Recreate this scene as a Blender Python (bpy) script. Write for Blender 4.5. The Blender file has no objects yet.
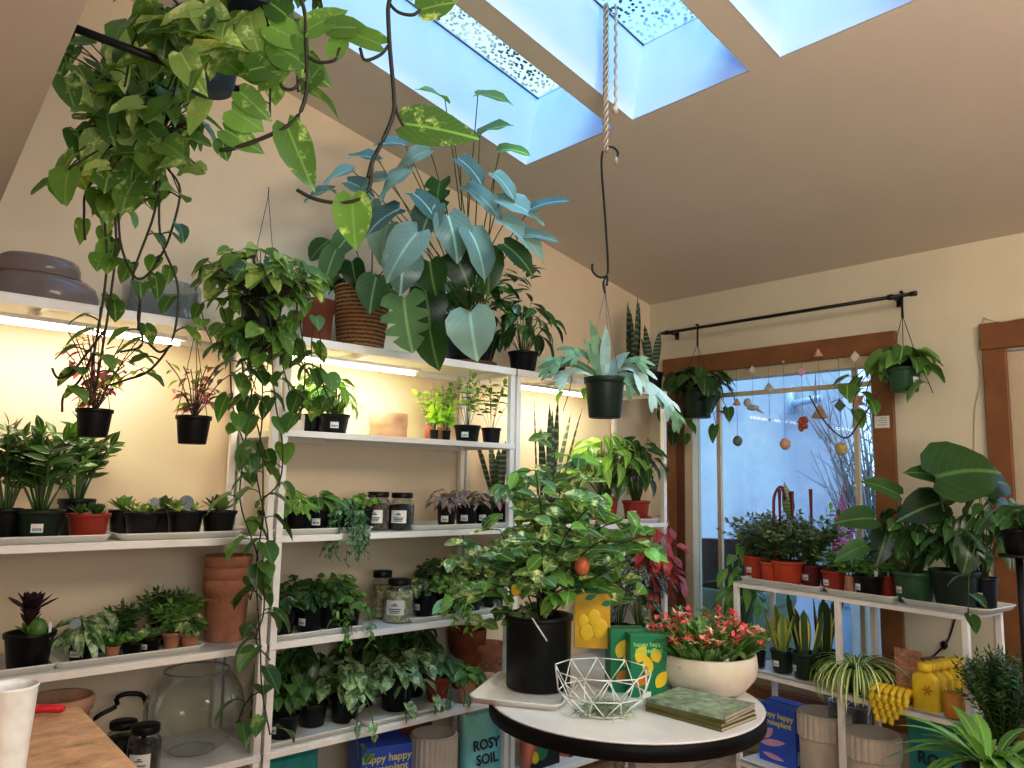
import bpy, math, random
from mathutils import Vector as V, Matrix
PI=math.pi
rnd=random.Random(7)
def U(a,b): return rnd.uniform(a,b)
COL=bpy.context.scene.collection
# ------------------------------------------------------------ camera
F=769.0
CAM=V((0,0,1.42))
_a=math.radians(48.0);_p=math.radians(7.2);_r=math.radians(1.1)
_fh=V((math.cos(_a),math.sin(_a),0));_rt=V((math.sin(_a),-math.cos(_a),0));_up=V((0,0,1))
FW=_fh*math.cos(_p)+_up*math.sin(_p);_u=_up*math.cos(_p)-_fh*math.sin(_p)
RT=_rt*math.cos(_r)+_u*math.sin(_r);UP=_u*math.cos(_r)-_rt*math.sin(_r)
cd=bpy.data.cameras.new('camera');cam=bpy.data.objects.new('camera',cd);COL.objects.link(cam)
cam.matrix_world=Matrix(((RT.x,UP.x,-FW.x,CAM.x),(RT.y,UP.y,-FW.y,CAM.y),(RT.z,UP.z,-FW.z,CAM.z),(0,0,0,1)))
cd.sensor_width=36;cd.lens=F/1024*36;cd.clip_start=.05;cd.clip_end=200
bpy.context.scene.camera=cam
# survey helpers: sight lines used to place things on the real shelves, walls and tables
def ray(x,y): return FW+RT*((x-512)/F)-UP*((y-384)/F)
def hit(x,y,n,c):
    n=V(n);d=ray(x,y);return CAM+d*((c-n.dot(CAM))/n.dot(d))
def hy(x,y,yy): return hit(x,y,(0,1,0),yy)
def hx(x,y,xx): return hit(x,y,(1,0,0),xx)
def hz(x,y,zz): return hit(x,y,(0,0,1),zz)
def hd(x,y,d): return CAM+ray(x,y)*d
def proj(P):
    v=V(P)-CAM;z=v.dot(FW);return 512+F*v.dot(RT)/z,384-F*v.dot(UP)/z,z
# ------------------------------------------------------------ materials
def lin(c):
    return tuple((x/255/12.92 if x/255<=.04045 else ((x/255+.055)/1.055)**2.4) for x in c)+(1,)
def newmat(name):
    m=bpy.data.materials.new(name);m.use_nodes=True;nt=m.node_tree
    b=nt.nodes.get('Principled BSDF');return m,nt,b
def N(nt,t,**k):
    n=nt.nodes.new(t)
    for a,v in k.items(): setattr(n,a,v)
    return n
def L(nt,a,b): nt.links.new(a,b)
def mixc(nt,fac,a,b,mode='MIX'):
    n=N(nt,'ShaderNodeMix',data_type='RGBA',blend_type=mode)
    for s,v in ((0,fac),(6,a),(7,b)):
        if hasattr(v,'links'): L(nt,v,n.inputs[s])
        else: n.inputs[s].default_value=v
    return n.outputs[2]
def ramp(nt,fac,stops,interp='LINEAR'):
    n=N(nt,'ShaderNodeValToRGB');n.color_ramp.interpolation=interp
    e=n.color_ramp.elements
    while len(e)<len(stops): e.new(.5)
    for i,(p,c) in enumerate(stops):
        e[i].position=p;e[i].color=c if len(c)==4 else tuple(c)+(1,)
    if fac is not None: L(nt,fac,n.inputs[0])
    return n.outputs[0]
def noise(nt,vec,scale,detail=4,rough=.6):
    n=N(nt,'ShaderNodeTexNoise');n.inputs['Scale'].default_value=scale;n.inputs['Detail'].default_value=detail;n.inputs['Roughness'].default_value=rough
    if vec is not None: L(nt,vec,n.inputs['Vector'])
    return n.outputs['Fac']
def simple(name,rgb,rough=.5,metal=0,var=.12,scale=20,bump=0,emit=0,spec=.5,coat=0):
    m,nt,b=newmat(name);tc=N(nt,'ShaderNodeTexCoord')
    f=noise(nt,tc.outputs['Object'],scale)
    c=lin(rgb);d=tuple(x*(1-var) for x in c[:3])+(1,);e=tuple(min(1,x*(1+var)) for x in c[:3])+(1,)
    L(nt,ramp(nt,f,[(.3,d),(.7,e)]),b.inputs['Base Color'])
    b.inputs['Roughness'].default_value=rough;b.inputs['Metallic'].default_value=metal
    b.inputs['Specular IOR Level'].default_value=spec
    if coat: b.inputs['Coat Weight'].default_value=coat
    if bump:
        bp=N(nt,'ShaderNodeBump');bp.inputs['Strength'].default_value=bump;bp.inputs['Distance'].default_value=.004
        L(nt,noise(nt,tc.outputs['Object'],scale*4),bp.inputs['Height']);L(nt,bp.outputs[0],b.inputs['Normal'])
    if emit:
        b.inputs['Emission Color'].default_value=lin(rgb);b.inputs['Emission Strength'].default_value=emit
    return m
def leafmat(name,dark,light,rib=None,patt=None,pc=None,amt=.5,rough=.32,trans=.28,scale=30,gloss=.6):
    m,nt,b=newmat(name);tc=N(nt,'ShaderNodeTexCoord');ob=tc.outputs['Object']
    at=N(nt,'ShaderNodeAttribute',attribute_name='lc')
    uvs=N(nt,'ShaderNodeSeparateXYZ');L(nt,tc.outputs['UV'],uvs.inputs[0])
    f=noise(nt,ob,6,2)
    base=mixc(nt,at.outputs['Fac'],lin(dark),lin(light))
    def mth(op,a,bv,c=None):
        n=N(nt,'ShaderNodeMath',operation=op)
        for i,v in enumerate((a,bv,c)):
            if v is None: continue
            if hasattr(v,'links'): L(nt,v,n.inputs[i])
            else: n.inputs[i].default_value=v
        return n.outputs[0]
    ax=mth('ABSOLUTE',mth('SUBTRACT',uvs.outputs[0],.5),None)   # 0 mid .. .5 edge
    if patt=='marble':
        mk=ramp(nt,noise(nt,ob,scale,5,.7),[(1-amt-.06,(0,0,0)),(1-amt+.04,(1,1,1))])
        base=mixc(nt,mk,base,lin(pc))
    elif patt=='speck':
        v=N(nt,'ShaderNodeTexVoronoi');v.inputs['Scale'].default_value=scale*4;L(nt,ob,v.inputs['Vector'])
        mk=ramp(nt,v.outputs['Distance'],[(amt-.1,(1,1,1)),(amt+.08,(0,0,0))])
        base=mixc(nt,mk,base,lin(pc))
    elif patt=='edge':
        mk=ramp(nt,ax,[(.5-amt*.5-.03,(0,0,0)),(.5-amt*.5,(1,1,1))]);base=mixc(nt,mk,base,lin(pc))
    elif patt=='centre':
        mk=ramp(nt,ax,[(amt*.5,(1,1,1)),(amt*.5+.04,(0,0,0))]);base=mixc(nt,mk,base,lin(pc))
    elif patt=='stripe':
        mk=ramp(nt,ax,[(.10,(0,0,0)),(.14,(1,1,1)),(.33,(1,1,1)),(.37,(0,0,0))]);base=mixc(nt,mk,base,lin(pc))
    elif patt=='band':
        sn=mth('SINE',mth('MULTIPLY_ADD',uvs.outputs[1],70,mth('MULTIPLY',f,9)),None)
        base=mixc(nt,ramp(nt,sn,[(.35,(0,0,0)),(.8,(1,1,1))]),base,lin(pc))
    if rib:
        mk=ramp(nt,ax,[(.012,(1,1,1)),(.045,(0,0,0))]);base=mixc(nt,mk,base,lin(rib))
        wv=mth('SINE',mth('MULTIPLY',mth('SUBTRACT',uvs.outputs[1],ax),55),None)
        base=mixc(nt,mth('MULTIPLY',ramp(nt,wv,[(.86,(0,0,0)),(1,(1,1,1))]),.2),base,lin(rib))
    hs=N(nt,'ShaderNodeHueSaturation');L(nt,base,hs.inputs['Color']);L(nt,mth('MULTIPLY_ADD',f,1.0,BR),hs.inputs['Value']);hs.inputs['Saturation'].default_value=.9
    col=hs.outputs[0]
    L(nt,col,b.inputs['Base Color']);b.inputs['Roughness'].default_value=rough;b.inputs['Specular IOR Level'].default_value=gloss
    tr=N(nt,'ShaderNodeBsdfTranslucent');L(nt,mixc(nt,1,col,(1.3,1.35,.5,1),'MULTIPLY'),tr.inputs['Color'])
    ms=N(nt,'ShaderNodeMixShader');ms.inputs[0].default_value=trans
    L(nt,b.outputs[0],ms.inputs[1]);L(nt,tr.outputs[0],ms.inputs[2])
    L(nt,ms.outputs[0],nt.nodes['Material Output'].inputs['Surface'])
    return m
M={}
M['wall']=simple('wall_paint',(236,220,192),.85,0,.03,3,.25)
M['wallw']=simple('window_wall_paint',(222,213,188),.85,0,.03,3,.2)
M['ceil']=simple('ceiling_paint',(224,211,192),.9,0,.03,2,.15)
M['shaft']=simple('skylight_shaft_paint',(204,216,236),.8,0,.02,3)
M['white']=simple('white_metal',(240,238,232),.45,0,.03,20)
M['tray']=simple('white_plastic',(232,230,222),.35,0,.02,20)
M['trim']=simple('orange_wood',(140,88,48),.42,0,.2,7,.1)
M['trimd']=simple('brown_wood',(96,52,28),.45,0,.2,7,.1)
M['cream']=simple('cream_wood',(205,190,158),.5,0,.05,7)
M['black']=simple('black_plastic',(9,9,11),.4,0,.15,30,spec=.3)
M['blackm']=simple('black_metal',(16,15,16),.4,.2,.1,30)
M['dgreen']=simple('dark_green_plastic',(24,42,28),.42,0,.15,30,spec=.35)
M['green']=simple('green_plastic',(48,88,52),.4,0,.12,30)
M['navy']=simple('navy_plastic',(14,20,34),.42,0,.1,30,spec=.35)
M['bluepot']=simple('slate_blue_plastic',(48,72,96),.4,0,.12,30)
M['red']=simple('brick_red_plastic',(158,48,30),.45,0,.1,30)
M['orange']=simple('orange_plastic',(196,70,34),.42,0,.1,30)
M['maroon']=simple('maroon_plastic',(110,30,26),.45,0,.1,30)
M['terra']=simple('terracotta',(186,126,94),.85,0,.2,14,.3)
M['terrad']=simple('dark_terracotta',(132,68,42),.85,0,.2,14,.3)
M['terral']=simple('pale_terracotta',(206,158,126),.85,0,.2,14,.3)
M['soil']=simple('potting_soil',(38,26,18),.95,0,.5,120,.8)
M['stemg']=simple('green_stem',(70,98,38),.5,0,.2,20)
M['stemd']=simple('dark_stem',(48,46,26),.55,0,.25,20)
M['stemb']=simple('brown_stem',(82,58,38),.7,0,.25,30)
M['sticker']=simple('white_paper',(232,232,228),.6,0,.03,40)
M['ink']=simple('dark_ink',(28,28,32),.6,0,.05,40)
M['teal']=simple('teal_foil',(142,228,230),.3,0,.18,14,.25,coat=.2)
M['teald']=simple('deep_teal_foil',(30,132,128),.32,0,.2,14,.25,coat=.2)
M['salmon']=simple('salmon_foil',(240,134,104),.35,0,.1,14,.2)
M['blue']=simple('cobalt_card',(48,92,205),.5,0,.06,20)
M['greenbox']=simple('green_card',(26,132,84),.45,0,.08,20)
M['yellow']=simple('yellow_plastic',(230,200,44),.42,0,.08,20)
M['orangecup']=simple('amber_ceramic',(206,136,36),.45,0,.1,20)
M['stone']=simple('ribbed_stoneware',(216,204,186),.7,0,.08,14)
M['bowl']=simple('cream_ceramic',(226,216,200),.5,0,.07,8)
M['pink']=simple('pink_petal',(232,96,150),.5,0,.2,30)
M['rope']=simple('cotton_rope',(190,166,138),.9,0,.2,60,.5)
M['wood']=simple('light_wood',(178,120,72),.5,0,.3,9,.1)
M['boxwood']=simple('bentwood_veneer',(214,178,146),.6,0,.1,8)
M['chrome']=simple('chrome',(200,200,205),.2,1,.02,10)
M['tin']=simple('brushed_metal',(120,112,112),.4,.6,.2,10)
M['glow']=simple('grow_light_tube',(255,238,214),.4,emit=9)
def glassmat(name,tint,rough=.03,fac=.12,haze=0):
    m,nt,b=newmat(name)
    t=N(nt,'ShaderNodeBsdfTransparent');t.inputs[0].default_value=lin(tint)
    g=N(nt,'ShaderNodeBsdfGlossy');g.inputs['Roughness'].default_value=rough
    lw=N(nt,'ShaderNodeLayerWeight');lw.inputs[0].default_value=fac
    ms=N(nt,'ShaderNodeMixShader');L(nt,lw.outputs['Facing'],ms.inputs[0]);L(nt,t.outputs[0],ms.inputs[1]);L(nt,g.outputs[0],ms.inputs[2])
    out=ms.outputs[0]
    if haze:
        d=N(nt,'ShaderNodeBsdfDiffuse');d.inputs[0].default_value=lin(tint)
        m2=N(nt,'ShaderNodeMixShader');tc=N(nt,'ShaderNodeTexCoord')
        f=ramp(nt,noise(nt,tc.outputs['Object'],2.5,5),[(.3,(haze*.5,)*3),(.7,(haze,)*3)])
        L(nt,f,m2.inputs[0]);L(nt,out,m2.inputs[1]);L(nt,d.outputs[0],m2.inputs[2]);out=m2.outputs[0]
    L(nt,out,nt.nodes['Material Output'].inputs['Surface']);return m
M['glass']=glassmat('clear_glass',(238,242,242),fac=.25)
M['glassrim']=glassmat('glass_edge',(190,200,205),fac=.5,haze=.25)
M['pane']=glassmat('window_glass',(235,245,252),fac=.1,haze=.05)
M['smoke']=glassmat('smoky_plastic',(176,160,156),rough=.15,fac=.4,haze=.55)
def skyglass():
    m,nt,b=newmat('speckled_skylight_glass');tc=N(nt,'ShaderNodeTexCoord')
    v=N(nt,'ShaderNodeTexVoronoi');v.inputs['Scale'].default_value=44;v.inputs['Randomness'].default_value=1;L(nt,tc.outputs['Object'],v.inputs['Vector'])
    dots=ramp(nt,v.outputs['Distance'],[(.26,(1,1,1)),(.40,(0,0,0))])
    big=noise(nt,tc.outputs['Object'],4,3)
    den=ramp(nt,big,[(.38,(.25,)*3),(.6,(1,1,1))])
    sx=N(nt,'ShaderNodeSeparateXYZ');L(nt,tc.outputs['Object'],sx.inputs[0])
    edge=ramp(nt,sx.outputs[0],[(.0,(.3,)*3),(.85,(.35,)*3),(1,(1,1,1))])
    mul=N(nt,'ShaderNodeMath',operation='MULTIPLY');L(nt,dots,mul.inputs[0]);L(nt,den,mul.inputs[1])
    t=N(nt,'ShaderNodeBsdfTransparent');t.inputs[0].default_value=lin((215,236,248))
    d=N(nt,'ShaderNodeBsdfDiffuse');d.inputs[0].default_value=lin((84,104,108))
    ms=N(nt,'ShaderNodeMixShader');L(nt,mul.outputs[0],ms.inputs[0]);L(nt,t.outputs[0],ms.inputs[1]);L(nt,d.outputs[0],ms.inputs[2])
    L(nt,ms.outputs[0],nt.nodes['Material Output'].inputs['Surface']);return m
M['skyglass']=skyglass()
def tilemat():
    m,nt,b=newmat('cream_floor_tile');tc=N(nt,'ShaderNodeTexCoord')
    br=N(nt,'ShaderNodeTexBrick');br.offset=0;br.inputs['Scale'].default_value=1;br.inputs['Brick Width'].default_value=.3;br.inputs['Row Height'].default_value=.3
    br.inputs['Mortar Size'].default_value=.006;br.inputs['Color1'].default_value=lin((206,172,140));br.inputs['Color2'].default_value=lin((194,158,126));br.inputs['Mortar'].default_value=lin((140,104,78))
    L(nt,tc.outputs['Object'],br.inputs['Vector']);L(nt,mixc(nt,.3,br.outputs[0],ramp(nt,noise(nt,tc.outputs['Object'],9),[(.3,lin((180,140,108))),(.7,lin((225,200,170)))])),b.inputs['Base Color'])
    b.inputs['Roughness'].default_value=.45;return m
M['tile']=tilemat()
def wovenmat(name,c1,c2,sx=60,sz=120):
    m,nt,b=newmat(name);tc=N(nt,'ShaderNodeTexCoord')
    w=N(nt,'ShaderNodeTexWave',wave_type='BANDS',bands_direction='Z');w.inputs['Scale'].default_value=sz/6.28*2;w.inputs['Distortion'].default_value=2.2;w.inputs['Detail'].default_value=2;w.inputs['Detail Scale'].default_value=6
    L(nt,tc.outputs['Object'],w.inputs['Vector'])
    L(nt,ramp(nt,w.outputs['Fac'],[(.2,lin(c1)),(.7,lin(c2))]),b.inputs['Base Color']);b.inputs['Roughness'].default_value=.8
    bp=N(nt,'ShaderNodeBump');bp.inputs['Strength'].default_value=.8;bp.inputs['Distance'].default_value=.006;L(nt,w.outputs['Fac'],bp.inputs['Height']);L(nt,bp.outputs[0],b.inputs['Normal']);return m
M['basket']=wovenmat('woven_seagrass',(96,58,26),(178,120,62),sz=60)
def beanmat(name,c1,c2):
    m,nt,b=newmat(name);tc=N(nt,'ShaderNodeTexCoord');v=N(nt,'ShaderNodeTexVoronoi');v.inputs['Scale'].default_value=90
    L(nt,tc.outputs['Object'],v.inputs['Vector']);L(nt,ramp(nt,v.outputs['Color'],[(.2,lin(c1)),(.8,lin(c2))]),b.inputs['Base Color']);return m
M['charcoal']=beanmat('dark_granules',(20,18,18),(58,50,46))
M['brownbits']=beanmat('brown_bark_pieces',(60,44,32),(130,104,78))
M['pebble']=beanmat('cream_pebbles',(140,130,84),(226,218,170))
# leaves
BR=.86
LM={}
def lm(k,*a,**kw): LM[k]=leafmat(k+'_leaf',*a,**kw)
lm('deep',(16,44,14),(52,102,34),rib=(90,130,60))
lm('zz',(16,42,12),(70,120,38),rib=(120,160,70))
lm('mid',(40,92,24),(114,166,56),rib=(150,180,90))
lm('lime',(110,160,20),(190,220,60),rib=(210,225,110),trans=.45)
lm('pothosy',(96,136,44),(176,196,96),rib=(170,190,110),patt='marble',pc=(214,216,150),amt=.42,scale=24,trans=.4)
lm('pothos',(38,82,18),(104,146,38),rib=(118,156,66),patt='marble',pc=(176,190,104),amt=.38,scale=22,trans=.35)
lm('pothosd',(26,70,26),(84,130,48),rib=(104,140,70),patt='marble',pc=(140,168,90),amt=.36,scale=16,trans=.4)
lm('blue',(50,88,86),(136,168,164),rib=(150,186,176),rough=.3,trans=.25)
lm('satin',(32,76,34),(92,136,70),rib=(140,170,120),patt='marble',pc=(178,196,146),amt=.47,scale=26)
lm('vary',(40,86,32),(110,148,72),rib=(160,180,120),patt='marble',pc=(222,224,160),amt=.43,scale=22,trans=.4)
lm('purple',(84,24,62),(168,70,124),rib=(200,120,160),patt='stripe',pc=(140,156,128))
lm('purpd',(30,16,26),(74,40,52))
lm('sans',(28,50,30),(64,88,54),patt='band',pc=(112,128,92),rough=.5,trans=.05)
lm('sansy',(26,56,30),(60,96,48),patt='edge',pc=(204,200,84),amt=.32,rough=.5,trans=.05)
lm('sansg',(150,156,40),(214,206,80),patt='centre',pc=(98,130,48),amt=.35,rough=.5,trans=.1)
lm('spider',(58,104,34),(124,164,66),patt='centre',pc=(222,228,170),amt=.36,trans=.35)
lm('grey',(104,128,104),(176,188,158),rough=.6)
lm('rose',(130,24,24),(206,46,40),rib=(90,20,24),patt='marble',pc=(60,20,22),amt=.35)
lm('speckl',(34,54,36),(80,98,66),patt='speck',pc=(220,214,206),amt=.3,scale=26)
lm('dull',(40,62,36),(112,138,78),patt='marble',pc=(96,60,56),amt=.3)
lm('bright',(70,128,30),(150,190,70),rib=(180,205,110),trans=.4)
lm('calathea',(26,54,20),(70,96,34),patt='band',pc=(24,34,16),trans=.2)
lm('curl',(110,24,26),(160,44,40))
lm('pinkish',(150,46,82),(216,104,140),trans=.4)
lm('flower',(196,22,44),(236,60,84),trans=.3)
lm('palepink',(222,168,150),(244,206,190),trans=.3)
lm('teal',(40,90,52),(110,160,104),rib=(150,186,140),rough=.35)
lm('stag',(60,96,60),(120,156,120),rough=.6,trans=.15)
lm('stagl',(112,144,138),(166,194,192),rough=.6,trans=.15)
# ------------------------------------------------------------ mesh builder
class MB:
    def __init__(s): s.v=[];s.f=[];s.uv=[];s.c=[];s.mi=[];s.sm=[]
    def face(s,idx,uv=None,c=.5,mi=0,sm=True):
        s.f.append(idx);s.uv+= uv if uv else [(0,0)]*len(idx);s.c+=[c]*len(idx);s.mi.append(mi);s.sm.append(sm)
    def grid(s,rows,close=False,mi=0,c=.5,sm=True,cap0=False,cap1=False):
        b=len(s.v);n=len(rows[0])
        for r in rows: s.v+= [tuple(p) for p in r]
        for i in range(len(rows)-1):
            for j in range(n if close else n-1):
                k=(j+1)%n;s.face((b+i*n+j,b+i*n+k,b+(i+1)*n+k,b+(i+1)*n+j),None,c,mi,sm)
        if cap0: s.face(tuple(b+j for j in range(n))[::-1],None,c,mi,False)
        if cap1: s.face(tuple(b+(len(rows)-1)*n+j for j in range(n)),None,c,mi,False)
        return s
    def box(s,lo,hi,mi=0,M4=None):
        x0,y0,z0=lo;x1,y1,z1=hi
        P=[V(p) for p in ((x0,y0,z0),(x1,y0,z0),(x1,y1,z0),(x0,y1,z0),(x0,y0,z1),(x1,y0,z1),(x1,y1,z1),(x0,y1,z1))]
        if M4: P=[M4@p for p in P]
        b=len(s.v);s.v+=[tuple(p) for p in P]
        for q in ((3,2,1,0),(4,5,6,7),(0,1,5,4),(1,2,6,5),(2,3,7,6),(3,0,4,7)): s.face(tuple(b+i for i in q),None,.5,mi,False)
        return s
    def lathe(s,prof,seg=28,o=(0,0,0),mi=0,rib=0,ribn=0,c=.5,ell=1):
        rows=[]
        for r,z in prof:
            row=[]
            for i in range(seg):
                a=2*PI*i/seg;rr=r*(1+(rib*math.cos(ribn*a) if ribn else 0));row.append((o[0]+rr*math.cos(a),o[1]+rr*math.sin(a)*ell,o[2]+z))
            rows.append(row)
        return s.grid(rows,True,mi,c)
    def tube(s,pts,r,sides=6,mi=0,c=.5,r1=None):
        pts=[V(p) for p in pts];rows=[]
        for i,p in enumerate(pts):
            d=(pts[min(i+1,len(pts)-1)]-pts[max(i-1,0)])
            if d.length<1e-7: d=V((0,0,1))
            d.normalize();h=V((0,0,1)) if abs(d.z)<.9 else V((1,0,0))
            x=d.cross(h).normalized();y=d.cross(x);rr=r if r1 is None else r+(r1-r)*i/(len(pts)-1)
            rows.append([p+x*rr*math.cos(2*PI*j/sides)+y*rr*math.sin(2*PI*j/sides) for j in range(sides)])
        return s.grid(rows,True,mi,c,cap0=True,cap1=True)
    def blob(s,o,rx,ry,rz,seg=12,rings=8,mi=0,c=.5):
        rows=[]
        for i in range(rings+1):
            t=PI*i/rings;rows.append([(o[0]+rx*math.sin(t)*math.cos(2*PI*j/seg),o[1]+ry*math.sin(t)*math.sin(2*PI*j/seg),o[2]-rz*math.cos(t)) for j in range(seg)])
        return s.grid(rows,True,mi,c)
    def obj(s,name,mats,parent=None):
        me=bpy.data.meshes.new(name);me.from_pydata(s.v,[],s.f)
        ul=me.uv_layers.new(name='uv');ul.data.foreach_set('uv',[x for u in s.uv for x in u])
        ca=me.color_attributes.new('lc','FLOAT_COLOR','CORNER');ca.data.foreach_set('color',[x for c in s.c for x in (c,c,c,1)])
        me.polygons.foreach_set('material_index',s.mi);me.polygons.foreach_set('use_smooth',s.sm)
        for m in (mats if isinstance(mats,(list,tuple)) else [mats]): me.materials.append(m)
        me.update();o=bpy.data.objects.new(name,me);COL.objects.link(o)
        if parent: o.parent=parent
        return o
def thing(name,label,cat,loc,group=None,rz=0):
    o=bpy.data.objects.new(name,None);COL.objects.link(o);o.location=loc;o.rotation_euler=(0,0,rz);o.empty_display_size=.05
    o['label']=label;o['category']=cat
    if group:o['group']=group
    return o
def tag(o,label,cat,group=None):
    o['label']=label;o['category']=cat
    if group:o['group']=group
    return o
def struct(name,mb,m): o=mb.obj(name,m);o['kind']='structure';return o
def bev(o,w=.003,seg=2):
    md=o.modifiers.new('bevel','BEVEL');md.width=w;md.segments=seg;md.limit_method='ANGLE';return o
def text(s,size,mat,parent,loc,rot,name='lettering',sx=1,depth=.0006):
    cu=bpy.data.curves.new('txt','FONT');cu.body=s;cu.size=size;cu.align_x='CENTER';cu.align_y='CENTER';cu.extrude=depth;cu.offset=size*.022;cu.resolution_u=3
    t=bpy.data.objects.new('txt',cu);COL.objects.link(t);dg=bpy.context.evaluated_depsgraph_get();me=bpy.data.meshes.new_from_object(t.evaluated_get(dg))
    bpy.data.objects.remove(t);o=bpy.data.objects.new(name,me);me.materials.clear();me.materials.append(mat);COL.objects.link(o);o.parent=parent;o.location=loc;o.rotation_euler=rot;o.scale=(sx,1,1);return o
# ------------------------------------------------------------ leaves
T={
'heart':[(0,-.02,.02),(.03,-.13,.38),(.12,-.06,.75),(.28,.12,.97),(.45,.36,.98),(.63,.58,.78),(.8,.78,.45),(.92,.91,.17),(1,1,0)],
'oval':[(0,0,.04),(.13,.12,.55),(.32,.3,.92),(.52,.5,1),(.72,.7,.82),(.88,.87,.45),(1,1,0)],
'round':[(0,0,.1),(.1,.05,.65),(.3,.25,.98),(.55,.55,1),(.8,.82,.7),(.95,.96,.3),(1,1,0)],
'lance':[(0,0,.05),(.15,.15,.6),(.35,.35,1),(.55,.55,.9),(.78,.77,.52),(.92,.92,.18),(1,1,0)],
'strap':[(0,0,.55),(.2,.2,.8),(.45,.45,1),(.7,.7,.92),(.88,.88,.5),(1,1,0)],
'grass':[(0,0,.6),(.16,.16,1),(.32,.32,1),(.5,.5,.9),(.66,.66,.75),(.82,.82,.5),(1,1,0)],
'tiny':[(0,0,.1),(.45,.4,1),(1,1,0)],
'monstera':[(0,-.02,.05),(.03,-.14,.5),(.12,-.05,.85),(.2,.1,.95),(.27,.2,.45),(.34,.28,.98),(.42,.38,1),(.48,.44,.42),(.54,.52,.92),(.62,.61,.85),(.67,.66,.36),(.72,.73,.68),(.85,.86,.4),(1,1,0)],
}
def leaf(mb,base,d,n,Ln,W,t='heart',bend=.6,fold=.25,c=None,mi=0,wav=.0):
    d=V(d).normalized();n=V(n);side=d.cross(n)
    if side.length<1e-5: side=d.cross(V((.3,1,.2)))
    side.normalize();n=side.cross(d).normalized()
    if c is None: c=U(0,1)
    tp=T[t];b=len(mb.v);p=V(base);pt=0;dd=d.copy();nn=n.copy();ph=U(0,6)
    for i,(tm,te,w) in enumerate(tp):
        st=tm-pt;ang=-bend*st;ca,sa=math.cos(ang),math.sin(ang)
        dd,nn=dd*ca+nn*sa,nn*ca-dd*sa
        p=p+dd*(st*Ln);pt=tm
        off=dd*((te-tm)*Ln);hw=w*W*.5
        wz=wav*W*math.sin(ph+i*1.9)
        mb.v.append(tuple(p+off-side*hw+nn*(fold*hw+wz)));mb.v.append(tuple(p));mb.v.append(tuple(p+off+side*hw+nn*(fold*hw-wz)))
    m=len(tp)
    for i in range(m-1):
        a=b+i*3;v0,v1=tp[i][0],tp[i+1][0];u0=.5-.5*tp[i][2];u1=.5-.5*tp[i+1][2]
        if i==m-2:
            mb.face((a,a+1,a+4),[(u0,v0),(.5,v0),(.5,1)],c,mi);mb.face((a+1,a+2,a+4),[(.5,v0),(1-u0,v0),(.5,1)],c,mi)
        else:
            mb.face((a,a+1,a+4,a+3),[(u0,v0),(.5,v0),(.5,v1),(u1,v1)],c,mi);mb.face((a+1,a+2,a+5,a+4),[(.5,v0),(1-u0,v0),(1-u1,v1),(.5,v1)],c,mi)
def curve(a,b,lift=.0,n=5,out=None):
    a=V(a);b=V(b);m=(a+b)/2+V((0,0,lift))
    if out: m+=V(out)
    return [(a*(1-t)**2+m*(2*t*(1-t))+b*t*t) for t in [i/n for i in range(n+1)]]
def smooth(pts,n=5):
    P=[V(p) for p in pts];P=[P[0]*2-P[1]]+P+[P[-1]*2-P[-2]];o=[]
    for i in range(1,len(P)-2):
        for k in range(n):
            t=k/n;a,b,c,d=P[i-1],P[i],P[i+1],P[i+2]
            o.append(.5*((2*b)+(c-a)*t+(2*a-5*b+4*c-d)*t*t+(3*b-a-3*c+d)*t**3))
    o.append(P[-2]);return o
# plant habits. F foliage builder, S stem builder, o base point, R spread radius, H height
def dome(F,S,o,R,H,n,Ln,W,t='heart',droop=.3,bend=.7,lo=.25,sr=.0016,fold=.25,up=.4,wav=.03,asp=1,mi=0,smi=0):
    o=V(o)
    for i in range(n):
        a=U(0,2*PI);q=math.sqrt(U(.02,1));r=R*q
        h=H*(lo+(1-lo)*U(.15,1))*(1-.35*q*q)
        d=V((math.cos(a),math.sin(a)*asp,0));tip=o+d*max(0,r-Ln*.35)+V((0,0,h))
        if S is not None and sr>0: S.tube(curve(o+d*R*.08,tip,H*.15,4),sr,4,r1=sr*.7,mi=smi)
        a2=a+U(-.7,.7);dd=V((math.cos(a2),math.sin(a2)*asp,U(-.5,.45)-droop*q))
        leaf(F,tip,dd,V((dd.x*.5+U(-.4,.4),dd.y*.5-.45+U(-.3,.3),.8)),Ln*U(.7,1.15),W*U(.75,1.1),t,bend*U(.5,1.3),fold,wav=wav,mi=mi)
def stalks(F,S,o,R,H,n,per,Ln,W,t='lance',bend=.4,sr=.002,top=True,start=.2,rise=.5,smi=0,mi=0,lean=.5):
    o=V(o)
    for i in range(n):
        a=U(0,2*PI);q=U(.1,1);h=H*U(.65,1)*(1-.25*q)
        e=o+V((math.cos(a)*R*q,math.sin(a)*R*q,h));pts=curve(o+V((math.cos(a),math.sin(a),0))*R*.12*q,e,H*lean*.3,8)
        S.tube(pts,sr,4,r1=sr*.6,mi=smi)
        for k in range(per):
            f=start+(1-start)*(k+.5)/per;j=f*8;ii=min(7,int(j));p=pts[ii].lerp(pts[ii+1],j-ii);ax=(pts[ii+1]-pts[ii]).normalized()
            b=a+k*2.4+U(-.4,.4);s=V((math.cos(b),math.sin(b),0));dd=s+ax*rise
            leaf(F,p,dd,ax+V((U(-.5,.3),-.6,.3)),Ln*U(.75,1.15)*(1-.3*f*(not top)),W*U(.8,1.1),t,bend*U(.4,1.4),mi=mi)
        if top: leaf(F,pts[-1],ax+V((U(-.3,.3),U(-.3,.3),0)),V((math.cos(a+2),math.sin(a+2),.3)),Ln*.9,W*.8,t,bend,mi=mi)
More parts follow.
